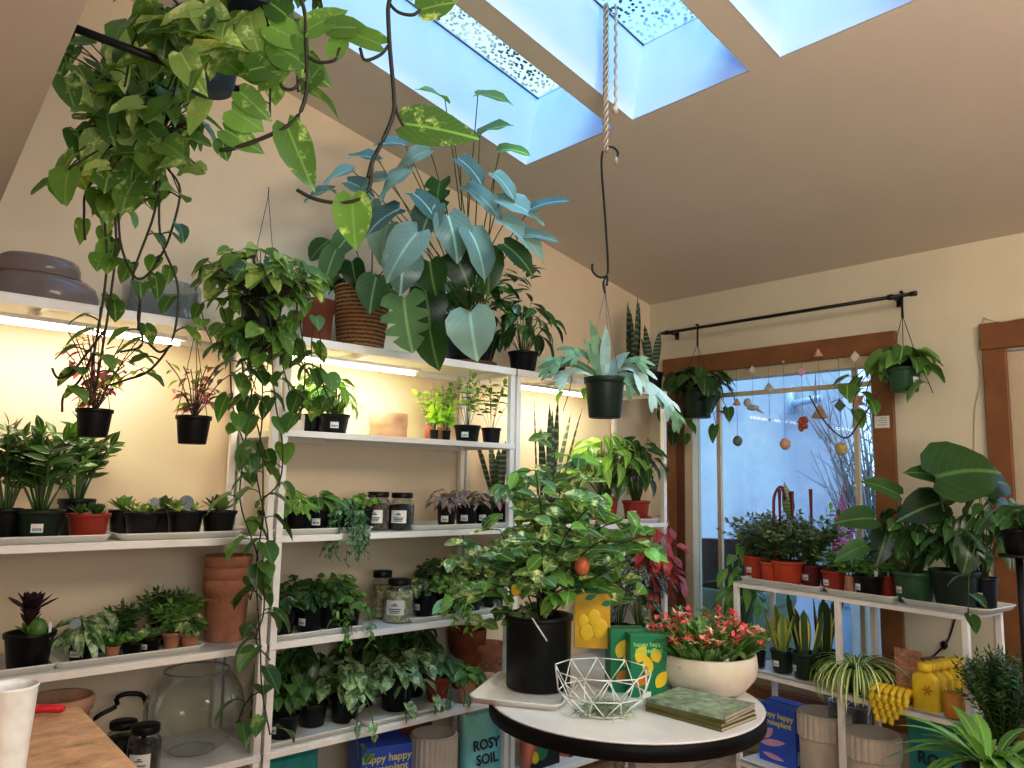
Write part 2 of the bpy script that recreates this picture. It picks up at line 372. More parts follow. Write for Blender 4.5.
def blades(F,o,R,H,n,W,lean=.25,bend=.3,t='strap',mi=0,lo=.6,fold=.35):
    o=V(o)
    for i in range(n):
        a=2*PI*i/n+U(-.5,.5);q=U(.1,1);d=V((math.cos(a),math.sin(a),0))
        leaf(F,o+d*R*q*.5,V((0,0,1))+d*lean*U(.2,1.3),d*-1,H*U(lo,1),W*U(.75,1.1),t,-bend*U(-.3,1),fold,mi=mi)
def arches(F,o,R,H,n,Ln,W,t='grass',bend=2.4,mi=0,up=1.2,fold=.3):
    o=V(o)
    for i in range(n):
        a=U(0,2*PI);d=V((math.cos(a),math.sin(a),0));u=U(.3,1)*up
        leaf(F,o+d*R*.15,d+V((0,0,u)),V((0,0,1))-d*.8,Ln*U(.6,1.1),W*U(.7,1.1),t,bend*U(.7,1.2),fold,mi=mi)
def rosette(F,o,R,H,n,W,t='strap',mi=0,heads=1):
    o=V(o)
    for hd_ in range(heads):
        oc=o+(V((U(-.55,.55)*R,U(-.55,.55)*R,0)) if heads>1 else V((0,0,0)));sc=1 if heads==1 else .6
        for i in range(n):
            a=i*2.4;f=i/n;d=V((math.cos(a),math.sin(a),0))
            leaf(F,oc+V((0,0,H*.12)),d*(1-f*.8)+V((0,0,.25+f*1.3)),V((0,0,1))-d*.6,R*sc*(1.15-.5*f)*U(.85,1.1),W*sc,t,-.35,.3,mi=mi)
def vine(F,S,pts,Ln,W,step=.05,t='heart',sr=.002,bend=.7,mi=0,smi=0,n=5,skip=0,hang=.8,pet=.3):
    P=smooth(pts,n);S.tube(P,sr,5,mi=smi);acc=-skip;k=0
    for i in range(1,len(P)):
        seg=(P[i]-P[i-1]).length;acc+=seg
        if acc>step:
            acc=0;k+=1;a=k*2.6+U(-.6,.6);d=V((math.cos(a),math.sin(a),U(-.1,.6)))
            q=P[i]+d*Ln*pet;S.tube(curve(P[i],q,Ln*.1,3),sr*.6,4,mi=smi)
            dd=V((math.cos(a),math.sin(a),-hang*U(.4,1.3)))
            leaf(F,q,dd,V((math.cos(a),math.sin(a),.8)),Ln*U(.65,1.15),W*U(.7,1.1),t,bend*U(.3,1.3),.25,wav=.03,mi=mi)
# ------------------------------------------------------------ pots
def potprof(r,h,style='nursery'):
    w=r*.05+.001;b=r*.74
    if style=='nursery': return [(0,0),(b,0),(b+.002,.003),(r*.93,h*.84),(r*.935,h*.85),(r,h*.86),(r*1.02,h*.99),(r*1.0,h),(r-w,h),(r*.9,h*.85),(r*.86,h*.6),(0,h*.6)]
    if style=='terra': return [(0,0),(r*.66,0),(r*.68,h*.03),(r*.88,h*.72),(r*.89,h*.73),(r,h*.735),(r*1.02,h*.97),(r*.99,h),(r*.88,h),(r*.84,h*.75),(r*.78,h*.6),(0,h*.6)]
    if style=='bowl': return [(0,0),(r*.5,0),(r*.78,h*.12),(r*.97,h*.42),(r*1.02,h*.68),(r,h*.97),(r*.98,h),(r*.93,h),(r*.9,h*.7),(0,h*.6)]
    if style=='straight': return [(0,0),(r*.93,0),(r*.97,h*.02),(r,h*.97),(r*.99,h),(r*.93,h),(r*.92,h*.6),(0,h*.6)]
def pot(root,r,h,mat,style='nursery',soil=True,seg=28,rib=0,ribn=0,name='pot'):
    o=MB().lathe(potprof(r,h,style),seg,rib=rib,ribn=ribn).obj(name,mat,root)
    if soil:
        m=MB();rows=[]
        for k,f in enumerate((0.001,.4,.75,1)): rows.append([(r*.885*f*math.cos(2*PI*j/20),r*.885*f*math.sin(2*PI*j/20),h*.87+(U(-.02,.05)*r if f<1 else 0)) for j in range(20)])
        m.grid(rows,True).obj('soil',M['soil'],root)
    return o
def sticker(root,r,z,w,h,ang,mat=None,name='price_sticker',bars=True):
    m=MB();k=5
    rows=[[((r+.0012)*math.cos(ang+(j/(k-1)-.5)*w/r),(r+.0012)*math.sin(ang+(j/(k-1)-.5)*w/r),z+zz) for j in range(k)] for zz in (0,h)]
    m.grid(rows);m.obj(name,mat or M['sticker'],root)
    if bars:
        b=MB()
        for i in range(5):
            a0=ang+(-.32+i*.15)*w/r;a1=a0+.07*w/r
            b.grid([[((r+.0018)*math.cos(a0),(r+.0018)*math.sin(a0),z+zz),((r+.0018)*math.cos(a1),(r+.0018)*math.sin(a1),z+zz)] for zz in (h*.2,h*.5)])
        b.obj('barcode',M['ink'],root.children[-1] if False else [c for c in root.children if c.name.startswith(name)][-1])
def towards(loc):
    d=CAM-V(loc);return math.atan2(d.y,d.x)
def planttag(root,p,h,w,ang,mat=None,shape='stake'):
    m=MB();n=V((math.cos(ang),math.sin(ang),.25)).normalized();s=V((-math.sin(ang),math.cos(ang),0));p=V(p)
    if shape=='disc':
        c=p+V((0,0,h));row=[c+s*w*math.cos(2*PI*i/20)+V((0,0,1))*w*math.sin(2*PI*i/20) for i in range(20)]
        m.grid([[q+n*.001 for q in row],[q-n*.001 for q in row]],True,cap0=True,cap1=True);m.tube([p,c-V((0,0,w*.9))],.001,4)
    else:
        a=[p-s*w*.35,p+s*w*.35,p+s*w*.5+V((0,0,h*.55)),p+s*w*.5+V((0,0,h)),p-s*w*.5+V((0,0,h)),p-s*w*.5+V((0,0,h*.55))]
        m.grid([[q+n*.0006 for q in a],[q-n*.0006 for q in a]],True,cap0=True,cap1=True,sm=False)
    return m.obj('plant_tag',mat or M['sticker'],root)
# ------------------------------------------------------------ setting
XW,YW,SY=3.9,3.017,2.617
def cz(x): return 2.563+.203*(XW-x)
RX0,RY0=-1.4,-2.2
struct('floor',MB().box((RX0-.1,RY0-.1,-.1),(XW+.12,YW+.1,0)),M['tile'])
struct('wall_left',MB().box((RX0-.1,YW,0),(XW+.12,YW+.12,4.0)),M['wall'])
struct('wall_front',MB().box((RX0-.12,RY0,0),(RX0,YW,4.0)),M['wallw'])
struct('wall_back',MB().box((RX0,RY0-.12,0),(XW+.12,RY0,4.0)),M['wallw'])
# window wall with a window hole and a door hole
wy0,wy1,wz0,wz1=1.60,2.76,.36,2.06
dy0,dy1,dz1=.13,1.05,2.04
m=MB()
def wb(y0,y1,z0,z1): m.box((XW,y0,z0),(XW+.12,y1,z1))
wb(RY0,dy0,0,4);wb(dy0,dy1,dz1,4);wb(dy1,wy0,0,4);wb(wy0,wy1,0,wz0);wb(wy0,wy1,wz1,4);wb(wy1,YW,0,4)
struct('wall_right',m,M['wallw'])
# sloped ceiling with three skylight openings
ns=V((.203,0,1)).normalized();sk_x=(.78,2.33);sk=[(1.985,2.515),(1.36,1.885),(.73,1.24)]
ys=sorted([RY0-.1,YW+.1]+[y for s in sk for y in s]);xs=[RX0-.1,sk_x[0],sk_x[1],XW+.12]
m=MB()
for i in range(len(ys)-1):
    for j in range(3):
        hole=(j==1 and any(abs(ys[i]-s[0])<1e-6 for s in sk))
        if hole: continue
        a,b=xs[j],xs[j+1];c,d=ys[i],ys[i+1];k=len(m.v)
        low=[V((a,c,cz(a))),V((b,c,cz(b))),V((b,d,cz(b))),V((a,d,cz(a)))]
        m.v+=[tuple(p) for p in low]+[tuple(p+ns*.06) for p in low]
        for q in ((3,2,1,0),(4,5,6,7),(0,1,5,4),(1,2,6,5),(2,3,7,6),(3,0,4,7)): m.face(tuple(k+t for t in q),None,.5,0,False)
struct('ceiling',m,M['ceil'])
for i,(c,d) in enumerate(sk):
    a,b=sk_x;dp=.37;m=MB()
    P=[V((a,c,cz(a))),V((b,c,cz(b))),V((b,d,cz(b))),V((a,d,cz(a)))]
    Pi=[p+(sum(P,V((0,0,0)))/4-p).normalized()*.006 for p in P];m.grid([[p-ns*.001 for p in Pi],[p+ns*dp for p in Pi]],True,sm=False)
    # outer skin so daylight only enters through the glass
    C0=sum(P,V((0,0,0)))/4;Q=[p+(p-C0).normalized()*.05 for p in P]
    m.grid([[p+ns*.05 for p in Q],[p+ns*dp for p in Q]],True,sm=False)
    fr=struct('window_%d'%(i+2),m,M['shaft'])
    g=MB();e=.035
    R=[V((a-e,c-e,cz(a-e))),V((b+e,c-e,cz(b+e))),V((b+e,d+e,cz(b+e))),V((a-e,d+e,cz(a-e)))]
    g.grid([[p+ns*dp for p in R],[p+ns*(dp+.008) for p in R]],True,cap0=True,cap1=True,sm=False)
    g.obj('skylight_glass',M['skyglass'],fr)
    g=MB()
    for w0,w1 in ((0,1),(1,2),(2,3),(3,0)):
        p,q=P[w0]+ns*(dp-.012),P[w1]+ns*(dp-.012);g.tube([p,q],.007,4)
    g.obj('skylight_frame',M['tin'],fr)
# soffit overhead on the left
m=MB();k=0
Q=[V((-1.4,-2.2,2.22)),V((.10,-2.2,2.22)),V((.27,1.40,2.22)),V((.357,YW,2.22)),V((-1.4,YW,2.22))]
m.grid([Q,[p+V((0,0,1.5)) for p in Q]],True,cap0=True,cap1=True,sm=False);struct('ceiling_soffit',m,M['ceil'])
# window trim, jambs and muntins
def tb(name,lo,hi,mat,k=None): 
    o=struct(name,MB().box(lo,hi),mat);bev(o,.004);return o
tb('trim_1',(XW-.028,1.50,2.085),(XW,2.90,2.19),M['trim'])
tb('trim_2',(XW-.022,1.525,.3),(XW,1.63,2.085),M['trim'])
tb('trim_3',(XW-.022,2.81,.3),(XW,2.885,2.085),M['trim'])
tb('trim_8',(XW-.018,2.755,.3),(XW,2.81,2.085),M['trimd'])
tb('trim_4',(XW-.05,1.47,.30),(XW,2.91,.36),M['trim'])
fr=struct('window_1',MB().box((XW-.008,2.70,.36),(XW+.08,2.76,2.085)).box((XW-.008,1.60,2.03),(XW+.08,2.76,2.088)).box((XW-.004,1.60,.36),(XW+.08,1.635,2.085)).box((XW-.008,1.6,.36),(XW+.08,2.76,.40)),M['cream'])
mu=MB()
for py in (719,856):
    y=hx(py,420,XW+.03).y;mu.box((XW+.02,y-.012,.40),(XW+.045,y+.012,2.03))
zz=hx(790,390,XW+.03).z;mu.box((XW+.021,1.635,zz-.012),(XW+.044,2.70,zz+.012))
mu.obj('muntin',M['cream'],fr)
MB().box((XW+.05,1.635,.4),(XW+.056,2.70,2.03)).obj('pane',M['pane'],fr)
# door on the right
tb('trim_5',(XW-.028,-.08,2.05),(XW,1.135,2.17),M['trim'])
tb('trim_6',(XW-.022,1.035,0),(XW,1.13,2.05),M['trim'])
tb('trim_7',(XW-.022,-.06,0),(XW,.09,2.05),M['trim'])
dr=struct('door_1',MB().box((XW+.01,.14,.01),(XW+.05,.25,2.03)).box((XW+.01,.94,.01),(XW+.05,1.05,2.03)).box((XW+.01,.25,1.92),(XW+.05,.94,2.03)).box((XW+.01,.25,.01),(XW+.05,.94,.3)),M['cream'])
MB().box((XW+.025,.25,.3),(XW+.031,.94,1.92)).obj('pane',M['pane'],dr)
h=MB();h.tube([(XW+.01,.2,1.0),(XW-.05,.2,1.0),(XW-.05,.3,1.0)],.01,8);h.obj('door_handle',M['chrome'],dr)
tb('baseboard_right',(XW-.015,1.13,0),(XW,YW,.09),M['cream'])
# outdoors beyond the glass
struct('ground',MB().box((XW+.13,-8,-.35),(22,12,-.15)),simple('pavement',(150,152,150),.9))
nb=struct('exterior_wall',MB().box((6.4,hx(843,450,6.4).y,-.15),(6.6,12,6)),simple('pale_painted_wall',(166,176,188),.9,0,.16,1.6))
m=MB()
ty=hx(885,600,6.0).y;P=[(6.0,ty,-.15),(6.0,ty,.5),(6.0,ty+.02,.9)];m.tube(P,.04,7,r1=.03)
for i in range(60):
    z=U(.2,1.0);b0=V((6.0,ty,z));a=U(-.3,.4);l=U(.6,2.1)
    e=b0+V((U(-.35,.2),math.sin(a)*l,abs(math.cos(a))*l));m.tube(curve(b0,e,.08,4),.009,4,r1=.003)
    for k in range(4):
        f=U(.3,.9);q=b0.lerp(e,f);m.tube([q,q+V((U(-.3,.3),U(-.3,.3),U(.1,.5)))],.006,3,r1=.002)
tag(m.obj('bare_tree',simple('grey_bark',(120,126,130),.9)),'bare leafless branches of a small tree seen through the window','tree')
fl=thing('folded_banner','bright pink folded banner outside behind the right part of the window','banner',hx(851,560,6.0))
b=fl.location;m=MB();m.grid([[(0,-.02,.0),(0,.16,-.02)],[(.02,-.02,.3),(.02,.13,.3)],[(.0,.0,.62),(.02,.04,.62)]]);
for i in range(3): m.grid([[(.02*i,-.02+.06*i,.0),(.03,.04+.06*i,-.03)],[(.03,.01+.03*i,.35),(.0,.05+.03*i,.3)]])
m.obj('fabric',simple('pink_fabric',(230,40,130),.7),fl);m=MB();m.tube([(0.02,.02,.66),(.02,.02,-b.z-.15)],.012,6);m.obj('pole',M['blackm'],fl)
# easel outside
e=thing('sandwich_board','dark folding sandwich board standing outside at the left window edge','sign',(5.2,hx(716,540,5.2).y,-.15),rz=-.9)
m=MB();m.box((-.26,-.015,0),(.26,.015,1.2),M4=Matrix.Rotation(.2,4,'X'));m.obj('front_board',M['blackm'],e)
m=MB()
for x in(-.24,.24): m.box((x-.025,.0,0),(x+.025,.03,1.22),M4=Matrix.Translation((0,.5,0))@Matrix.Rotation(.38,4,'X'))
m.obj('rear_leg',M['tin'],e)
# parked car outside, low behind the plants
c=thing('parked_car','pale blue parked car beyond the tree outside the window','car',(10.0,3.6,-.15),rz=1.45)
prof=[(-2.1,.3),(-2.1,.75),(-1.9,.9),(-1.2,.98),(-.6,1.42),(.7,1.45),(1.4,1.0),(2.05,.85),(2.1,.35)]
m=MB();m.grid([[(x,y,z) for x,z in prof] for y in (-.8,-.72,.72,.8)],False);m.grid([[(x,-.8,z) for x,z in prof],[(x,-.8,.3) for x,z in prof]]);m.grid([[(x,.8,z) for x,z in prof],[(x,.8,.3) for x,z in prof]])
m.obj('car_body',simple('pale_blue_paint',(130,176,200),.25,coat=.5),c)
m=MB()
for y in(-.81,.81): m.grid([[(-1.1,y,.98),(-.58,y,1.36),(.66,y,1.38),(1.25,y,1.0)],[(-1.1,y,.93),(-.58,y,.93),(.66,y,.93),(1.25,y,.95)]])
m.obj('car_window',M['blackm'],c)
for x in(-1.35,1.35):
    for y in(-.82,.82):
        m=MB();m.lathe([(0,-.1),(.33,-.1),(.34,0),(.33,.1),(0,.1)],20);o=m.obj('wheel',M['black'],c);o.rotation_euler=(PI/2,0,0);o.location=(x,y,.33)
# drain pipe outside
p=thing('outdoor_pipe','pale blue-grey bent pipe fixed to the wall outside the window','pipe',hx(796,404,6.34))
m=MB();m.tube([(0,.05,0),(0,-.24,.04)],.03,12);m.tube([(0,.05,.12),(0,.05,-.09)],.034,12);m.tube([(0,.05,0),(.06,.05,0)],.03,8);m.tube(smooth([(0,.05,.09),(0,.07,.13),(0,.02,.16)],4),.008,8);m.obj('pipe',M['tin'] if False else simple('pale_pipe_paint',(150,176,196),.4),p)
# clutter outside behind the lower glass
for i,(px,py,col,w,h,lb) in enumerate([(752,640,(96,120,104),.5,.35,'grey-green storage crate outside low behind the display rack'),(868,640,(224,228,232),.35,.4,'white carton outside low behind the right window edge'),(812,640,(150,180,200),.45,.25,'pale blue plastic tub outside behind the rack legs')]):
    q=hx(px,py,4.6);o=MB().box((-.25,-w/2,0),(.25,w/2,h)).box((-.26,-w/2-.01,h-.04),(.26,w/2+.01,h)).obj('storage_crate',simple('crate_plastic',col,.5));bev(o,.01);o.location=(4.45+i*.56,q.y,-.15+.0);tag(o,lb,'crate')
    o.scale=(1,1,1+ (q.z+.15)/h if q.z>0 else 1.6)
# ------------------------------------------------------------ shelving
LV=dict(top=1.94,s3=1.59,s2=1.21,s1=.84,s0=.475,sb=.106)
def rack_unit(x0,x1,levels,label):
    t=thing('shelving_unit',label,'shelving unit',((x0+x1)/2,(SY+YW)/2,0),'white shelving units along the wall')
    hw=(x1-x0)/2;D=(YW-SY)/2-.006;w=.026
    for sx in(-1,1):
        for sy in(-1,1):
            x=sx*(hw-w/2-.002);y=sy*(D-w/2);m=MB()
            m.box((x-w/2,y-w/2,0),(x+w/2,y+w/2,1.985-.045))
            o=m.obj('post',M['white'],t);bev(o,.002)
    for k in levels:
        z=LV[k];th=.032 if k=='top' else .024;m=MB()
        m.box((-hw+.0,-D-.004,z-.005),(hw,D,z)).box((-hw,-D-.004,z-th),(hw,-D+.012,z-.004)).box((-hw,D-.012,z-th),(hw,D,z-.004)).box((-hw,-D,z-th),(-hw+.012,D,z-.004)).box((hw-.012,-D,z-th),(hw,D,z-.004))
        m.box((-hw*.33,-D,z-th*.8),(-hw*.3,D,z-.005))
        o=m.obj('shelf',M['white'],t);bev(o,.0015,1)
    return t
rack_unit(.09,1.236,['top','s2','s1','s0','sb'],'white metal shelving unit at the left end holding the rounded smoky plastic domes')
rack_unit(1.244,2.386,['top','s3','s2','s1','s0','sb'],'white metal shelving unit in the middle holding the woven basket and six shelves')
rack_unit(2.394,3.54,['top','s2','s0','sb'],'white metal shelving unit at the right end next to the window')
# grow lights under the top shelves
def growlight(x0,x1,label):
    t=thing('grow_light',label,'grow light',((x0+x1)/2,SY+.17,LV['top']-.034),'grow lights under the top shelves');h=(x1-x0)/2
    MB().box((-h-.02,-.02,-.014),(h+.02,.02,0)).obj('housing',M['white'],t)
    m=MB();m.tube([(-h,0,-.024),(h,0,-.024)],.009,8);m.obj('tube',M['glow'],t)
    for yo in(0,):
        la=bpy.data.lights.new('grow_light_lamp','AREA');la.shape='RECTANGLE';la.size=h*2;la.size_y=.03;la.energy=2.3;la.color=(1,.84,.68)
        lo=bpy.data.objects.new('grow_light_lamp',la);COL.objects.link(lo);lo.parent=t;lo.location=(0,.0,-.04);lo.rotation_euler=(math.radians(18),0,0)
growlight(.30,.92,'lit white grow light tube under the left end top shelf')
growlight(1.30,1.93,'lit white grow light tube under the middle top shelf')
growlight(2.55,3.2,'lit white grow light tube under the right end top shelf')
# ------------------------------------------------------------ placing
def onshelf(px,z,back):
    y=SY+back;py=500
    for _ in range(4):
        P=hy(px,py,y);P=V((P.x,y,z));py=proj(P)[1]
    return P,proj(P)[2]/F
def tray(x,y,z,l,w,rz,label,group='white plastic plant trays',mat='tray'):
    m=MB();rows=[]
    for e,zz in ((-.03,.001),(-.012,.0),(0,.017),(.005,.021),(.0,.0225),(-.007,.021),(-.016,.004),(-.03,.004)):
        row=[];hl,hw=l/2+e,w/2+e;r=max(.01,.035+e)
        for cx,cy,a0 in((hl-r,hw-r,0),(-hl+r,hw-r,90),(-hl+r,-hw+r,180),(hl-r,-hw+r,270)):
            for k in range(5):
                a=math.radians(a0+k*22.5);row.append((cx+r*math.cos(a),cy+r*math.sin(a),zz))
        rows.append(row)
    m.grid(rows,True,cap0=True,cap1=True);o=m.obj('plant_tray',M[mat]);o.location=(x,y,z+.0005);o.rotation_euler=(0,0,rz);return tag(o,label,'tray',group)
def shelftray(p0,p1,z,label,back=.15,w=.27):
    a,_=onshelf(p0,z,.02);b,_=onshelf(p1,z,.02);return tray((a.x+b.x)/2,SY+back,z,b.x-a.x,w,0,label)
HB={}
def hb(k): 
    def d(f): HB[k]=f;return f
    return d
HB.update({
'zz':lambda F,S,o,R,H:stalks(F,S,o,R,H,13,12,min(.07,R*.6),.03,'lance',.4,.004,start=.3,rise=.6),
'rosette':lambda F,S,o,R,H:rosette(F,o,R,H,22,R*.42,'strap'),
'rosettes':lambda F,S,o,R,H:rosette(F,o,R,H,16,R*.3,'strap',heads=4),
'heart':lambda F,S,o,R,H:dome(F,S,o,R,H,int(34+R*120),min(.075,.035+R*.28),min(.055,.026+R*.2),'heart',.5),
'heartd':lambda F,S,o,R,H:dome(F,S,o,R,H,80,.06,.044,'heart',.6),
'round':lambda F,S,o,R,H:dome(F,S,o,R,H,60,.03,.027,'round',.3,sr=.001),
'oval':lambda F,S,o,R,H:dome(F,S,o,R,H,60,.045,.026,'oval',.4,sr=.0012),
'small':lambda F,S,o,R,H:stalks(F,S,o,R,H,16,8,.024,.014,'oval',.3,.0011,start=.15),
'ferny':lambda F,S,o,R,H:stalks(F,S,o,R,H,26,14,.032,.013,'tiny',.5,.001,start=.15,rise=.3),
'bushy':lambda F,S,o,R,H:stalks(F,S,o,R*1.15,H,60,17,.032,.019,'tiny',.3,.0013,start=.12,rise=.4),
'lance':lambda F,S,o,R,H:dome(F,S,o,R,H,34,min(.15,.06+R*.5),min(.055,.02+R*.18),'lance',.5,1.0,lo=.3,sr=.002,up=1),
'peace':lambda F,S,o,R,H:dome(F,S,o,R,H,62,.15,.055,'lance',.35,1.1,lo=.35,sr=.0022,fold=.3),
'blades':lambda F,S,o,R,H:blades(F,o,R,H,8,.05,.4,.3),
'tall':lambda F,S,o,R,H:blades(F,o,R,H,11,.034,.4,.25,lo=.5),
'spider':lambda F,S,o,R,H:arches(F,o,R,H,150,R*1.75,.016,'grass',2.9,up=1.8),
'string':lambda F,S,o,R,H:(dome(F,S,o,R,H,44,.03,.02,'oval',.8,sr=.001)),
'seedling':lambda F,S,o,R,H:stalks(F,S,o,R,H,9,7,.04,.024,'oval',.4,.0013,start=.3,rise=.2),
'purple':lambda F,S,o,R,H:dome(F,S,o,R,H,40,.05,.024,'lance',.5,.7,sr=.0012),
})
def plant(nm,label,cat,loc,pr,ph,mat,habit,R,H,lf='mid',stem='stemg',style='nursery',stick=0,tg=None,group=None,extra=None,rib=0,ribn=0,rz=0):
    t=thing(nm,label,cat,loc,group)
    pot(t,pr,ph,M[mat],style,rib=rib,ribn=ribn)
    F_,S_=MB(),MB();o=V((0,0,ph*.88))
    if callable(habit): habit(F_,S_,o,R,H+ph*.12)
    else: HB[habit](F_,S_,o,R,H+ph*.12)
    if extra: extra(F_,S_,o,R,H,t)
    # keep leaves in front of the wall behind
    lim=YW-.012-loc[1];lx=XW-.04-loc[0]
    for b in(F_,S_):
        b.v=[(min(v[0],lx),min(v[1],lim),v[2]) for v in b.v]
    lfs=[LM[k] for k in (lf if isinstance(lf,(list,tuple)) else [lf])]
    if F_.v:F_.obj('foliage',lfs,t)
    if S_.v:S_.obj('stem',M[stem],t)
    a=towards(loc)
    if stick: sticker(t,pr*(.86 if style=='nursery' else 1.0),ph*.28,min(.032,pr*.8),min(.026,ph*.4),a+stick-1)
    if tg:
        for k in tg if isinstance(tg,list) else [tg]:
            dx,h,w,sh=k;planttag(t,(math.cos(a)*pr*.5-math.sin(a)*dx,math.sin(a)*pr*.5+math.cos(a)*dx,ph*.8),h,w,a,M['grey_tag'] if sh=='disc' else None,sh)
    return t
M['grey_tag']=simple('grey_blue_tag',(150,160,172),.5)
def sp(px,lv,back,w,h,mat,habit,S,T,label,lf='mid',nm='potted_plant',cat='potted plant',lift=.0,**k):
    """pot seen at column px on shelf lv, 'back' metres behind the shelf front; w,h,S,T are widths and heights as seen"""
    z=LV[lv]+lift;P,s=onshelf(px,z,back);bk=max(back,w*s/2*.78+(.047 if lift else .012))
    if bk>back: P,s=onshelf(px,z,bk)
    return plant(nm,label,cat,P,w*s/2,h*s,mat,habit,S*s,T*s,lf,**k)
TL=.006
# ============================================================ shelf contents
SUC='potted_succulent'
# --- left unit, shelf at 1.21
shelftray(-60,112,LV['s2'],'white plastic tray under the zz plants and red pot, upper left shelf')
shelftray(119,243,LV['s2'],'white plastic tray under the row of small black succulent pots')
g='zz plants and small pots on the upper left shelf'
sp(3,'s2',.12,30,32,'black','zz',30,95,'tall glossy plant in black pot cut off by the left photo edge','zz','potted_zz_plant',lift=TL)
sp(38,'s2',.10,44,30,'dgreen','zz',46,92,'bushy glossy upright plant in dark green pot with white price sticker','zz','potted_zz_plant',lift=TL,stick=.9)
sp(74,'s2',.26,34,36,'black','zz',42,84,'glossy upright plant in black pot behind the brick red pot','zz','potted_zz_plant',lift=TL)
sp(87,'s2',.08,40,25,'red','rosettes',22,16,'dark green succulent rosettes in a brick red pot','deep',SUC,lift=TL)
g='black pots of succulents on the upper left shelf'
sp(121,'s2',.24,26,24,'black','rosette',18,16,'broad-leaved succulent in black pot at the back left of the succulent row','mid',SUC,lift=TL,group=g)
sp(142,'s2',.12,36,24,'black','rosettes',20,16,'pale mixed succulents in the leftmost front black pot of the row','vary',SUC,lift=TL,group=g,tg=(.03,.05,.014,'disc'))
sp(163,'s2',.25,26,24,'black','rosette',16,12,'dark succulent in black pot at the back of the row, middle','dull',SUC,lift=TL,group=g)
sp(184,'s2',.12,36,24,'black','rosettes',22,18,'spiky yellow-green succulents in the middle front black pot of the row','vary',SUC,lift=TL,group=g,tg=(.0,.045,.024,'disc'))
sp(218,'s2',.12,34,23,'black','rosette',20,10,'brownish flat succulent rosette in the rightmost black pot of the row','dull',SUC,lift=TL,group=g)
# --- left unit, shelf at .84
shelftray(-70,60,LV['s1'],'white plastic tray under the ribbed black pot',.14,.24)
shelftray(54,206,LV['s1'],'white plastic tray of small terracotta and black pots on the third shelf',.14,.24)
t=sp(27,'s1',.1,46,34,'black','rosettes',20,12,'ribbed black pot of cactus and dark purple rosette with a white tag',('mid'),SUC,lift=TL,rib=.02,ribn=24,tg=(.05,.05,.008,'stake'),
  extra=lambda F,S,o,R,H,t:(rosette(F,o+V((-.02,.02,.05)),R*.8,H*2.6,26,R*.3,mi=1),F.blob((o.x+.015,o.y-.02,o.z+.02),.026,.026,.034)) if False else F.blob((o.x+.015,o.y-.02,o.z+.02),.026,.026,.034))
F_=MB();rosette(F_,(0,.02,.15),.07,.05,26,.03);
for k in range(30):
    a=k*2.4;leaf(F_,V((0,.02,.11+k*.0022)),V((math.cos(a),math.sin(a),.9)),V((0,0,1)),.05,.022,'strap',-.3)
F_.obj('purple_rosette',LM['purpd'],t)
g='small starter plants on the left third shelf'
def small(px,lv,back,w,h,mat,hab,S,T,label,lf='deep',grp=g,**k): return sp(px,lv,back,w,h,mat,hab,S*.85,T*.85,label,lf,'potted_starter_plant','small plant',lift=TL,group=grp,**k)
small(80,'s1',.10,24,17,'black','lance',24,34,'silvery broad-leaved starter plant in black pot with an oval grey tag',['satin'],stick=.4,tg=(-.02,.07,.016,'disc'))
small(98,'s1',.2,20,16,'black','heart',20,30,'silver satin-leaved starter plant in black pot behind the tiny terracotta pot','satin')
small(112,'s1',.07,14,12,'terra','small',10,12,'ferny sprig in the tiniest terracotta pot at the tray front, left','mid')
small(122,'s1',.21,18,16,'black','ferny',22,32,'dark ferny starter plant in black pot at the back of the tray','deep')
small(131,'s1',.08,19,13,'black','small',15,9,'low creeping fittonia in black pot between terracotta pots','mid')
small(150,'s1',.09,20,14,'black','small',14,12,'low starter plant in black pot with white price sticker','vary',stick=.2)
small(157,'s1',.21,18,18,'black','ferny',24,44,'tall feathery dark starter plant in a black pot at the back','deep')
small(171,'s1',.12,19,15,'terra','ferny',20,34,'bright feathery palm seedling in terracotta pot','mid',style='terra')
small(181,'s1',.22,18,18,'terra','ferny',22,38,'feathery palm seedling in terracotta pot at the back right of the tray','mid',style='terra')
small(189,'s1',.1,19,14,'terra','oval',15,22,'white-veined leafy sprig in terracotta pot at the right tray end','vary',style='terra')
# stack of terracotta pots (each its own thing)
P,s=onshelf(224,LV['s1'],.17)
for i,(w,h,zz,lb) in enumerate([(45,60,0,'large patterned terracotta pot at the bottom of the stack'),(46,56,16,'patterned terracotta pot nested in the middle of the stack'),(44,52,31,'patterned terracotta pot on top of the nested stack')]):
    r=w*s/2;hh=h*s;o=MB();hb_=hh*.78
    o.lathe([(0,0),(r*.80,0),(r*.83,.004),(r*.95,hb_),(r*1.03,hb_+.003),(r*1.05,hh*.97),(r*1.02,hh),(r*.95,hh),(r*.93,hb_),(r*.80,.012),(0,.012)],36)
    for k in range(26):
        a=2*PI*k/26;o.blob((r*.985*math.cos(a),r*.985*math.sin(a),hb_*.88),.007,.007,.004,6,4)
    ob=o.obj('terracotta_pot',M['terra']);ob.location=P+V((0,0,zz*s));ob.rotation_euler=(0,0,i*.7);tag(ob,lb,'pot','nested terracotta pots')
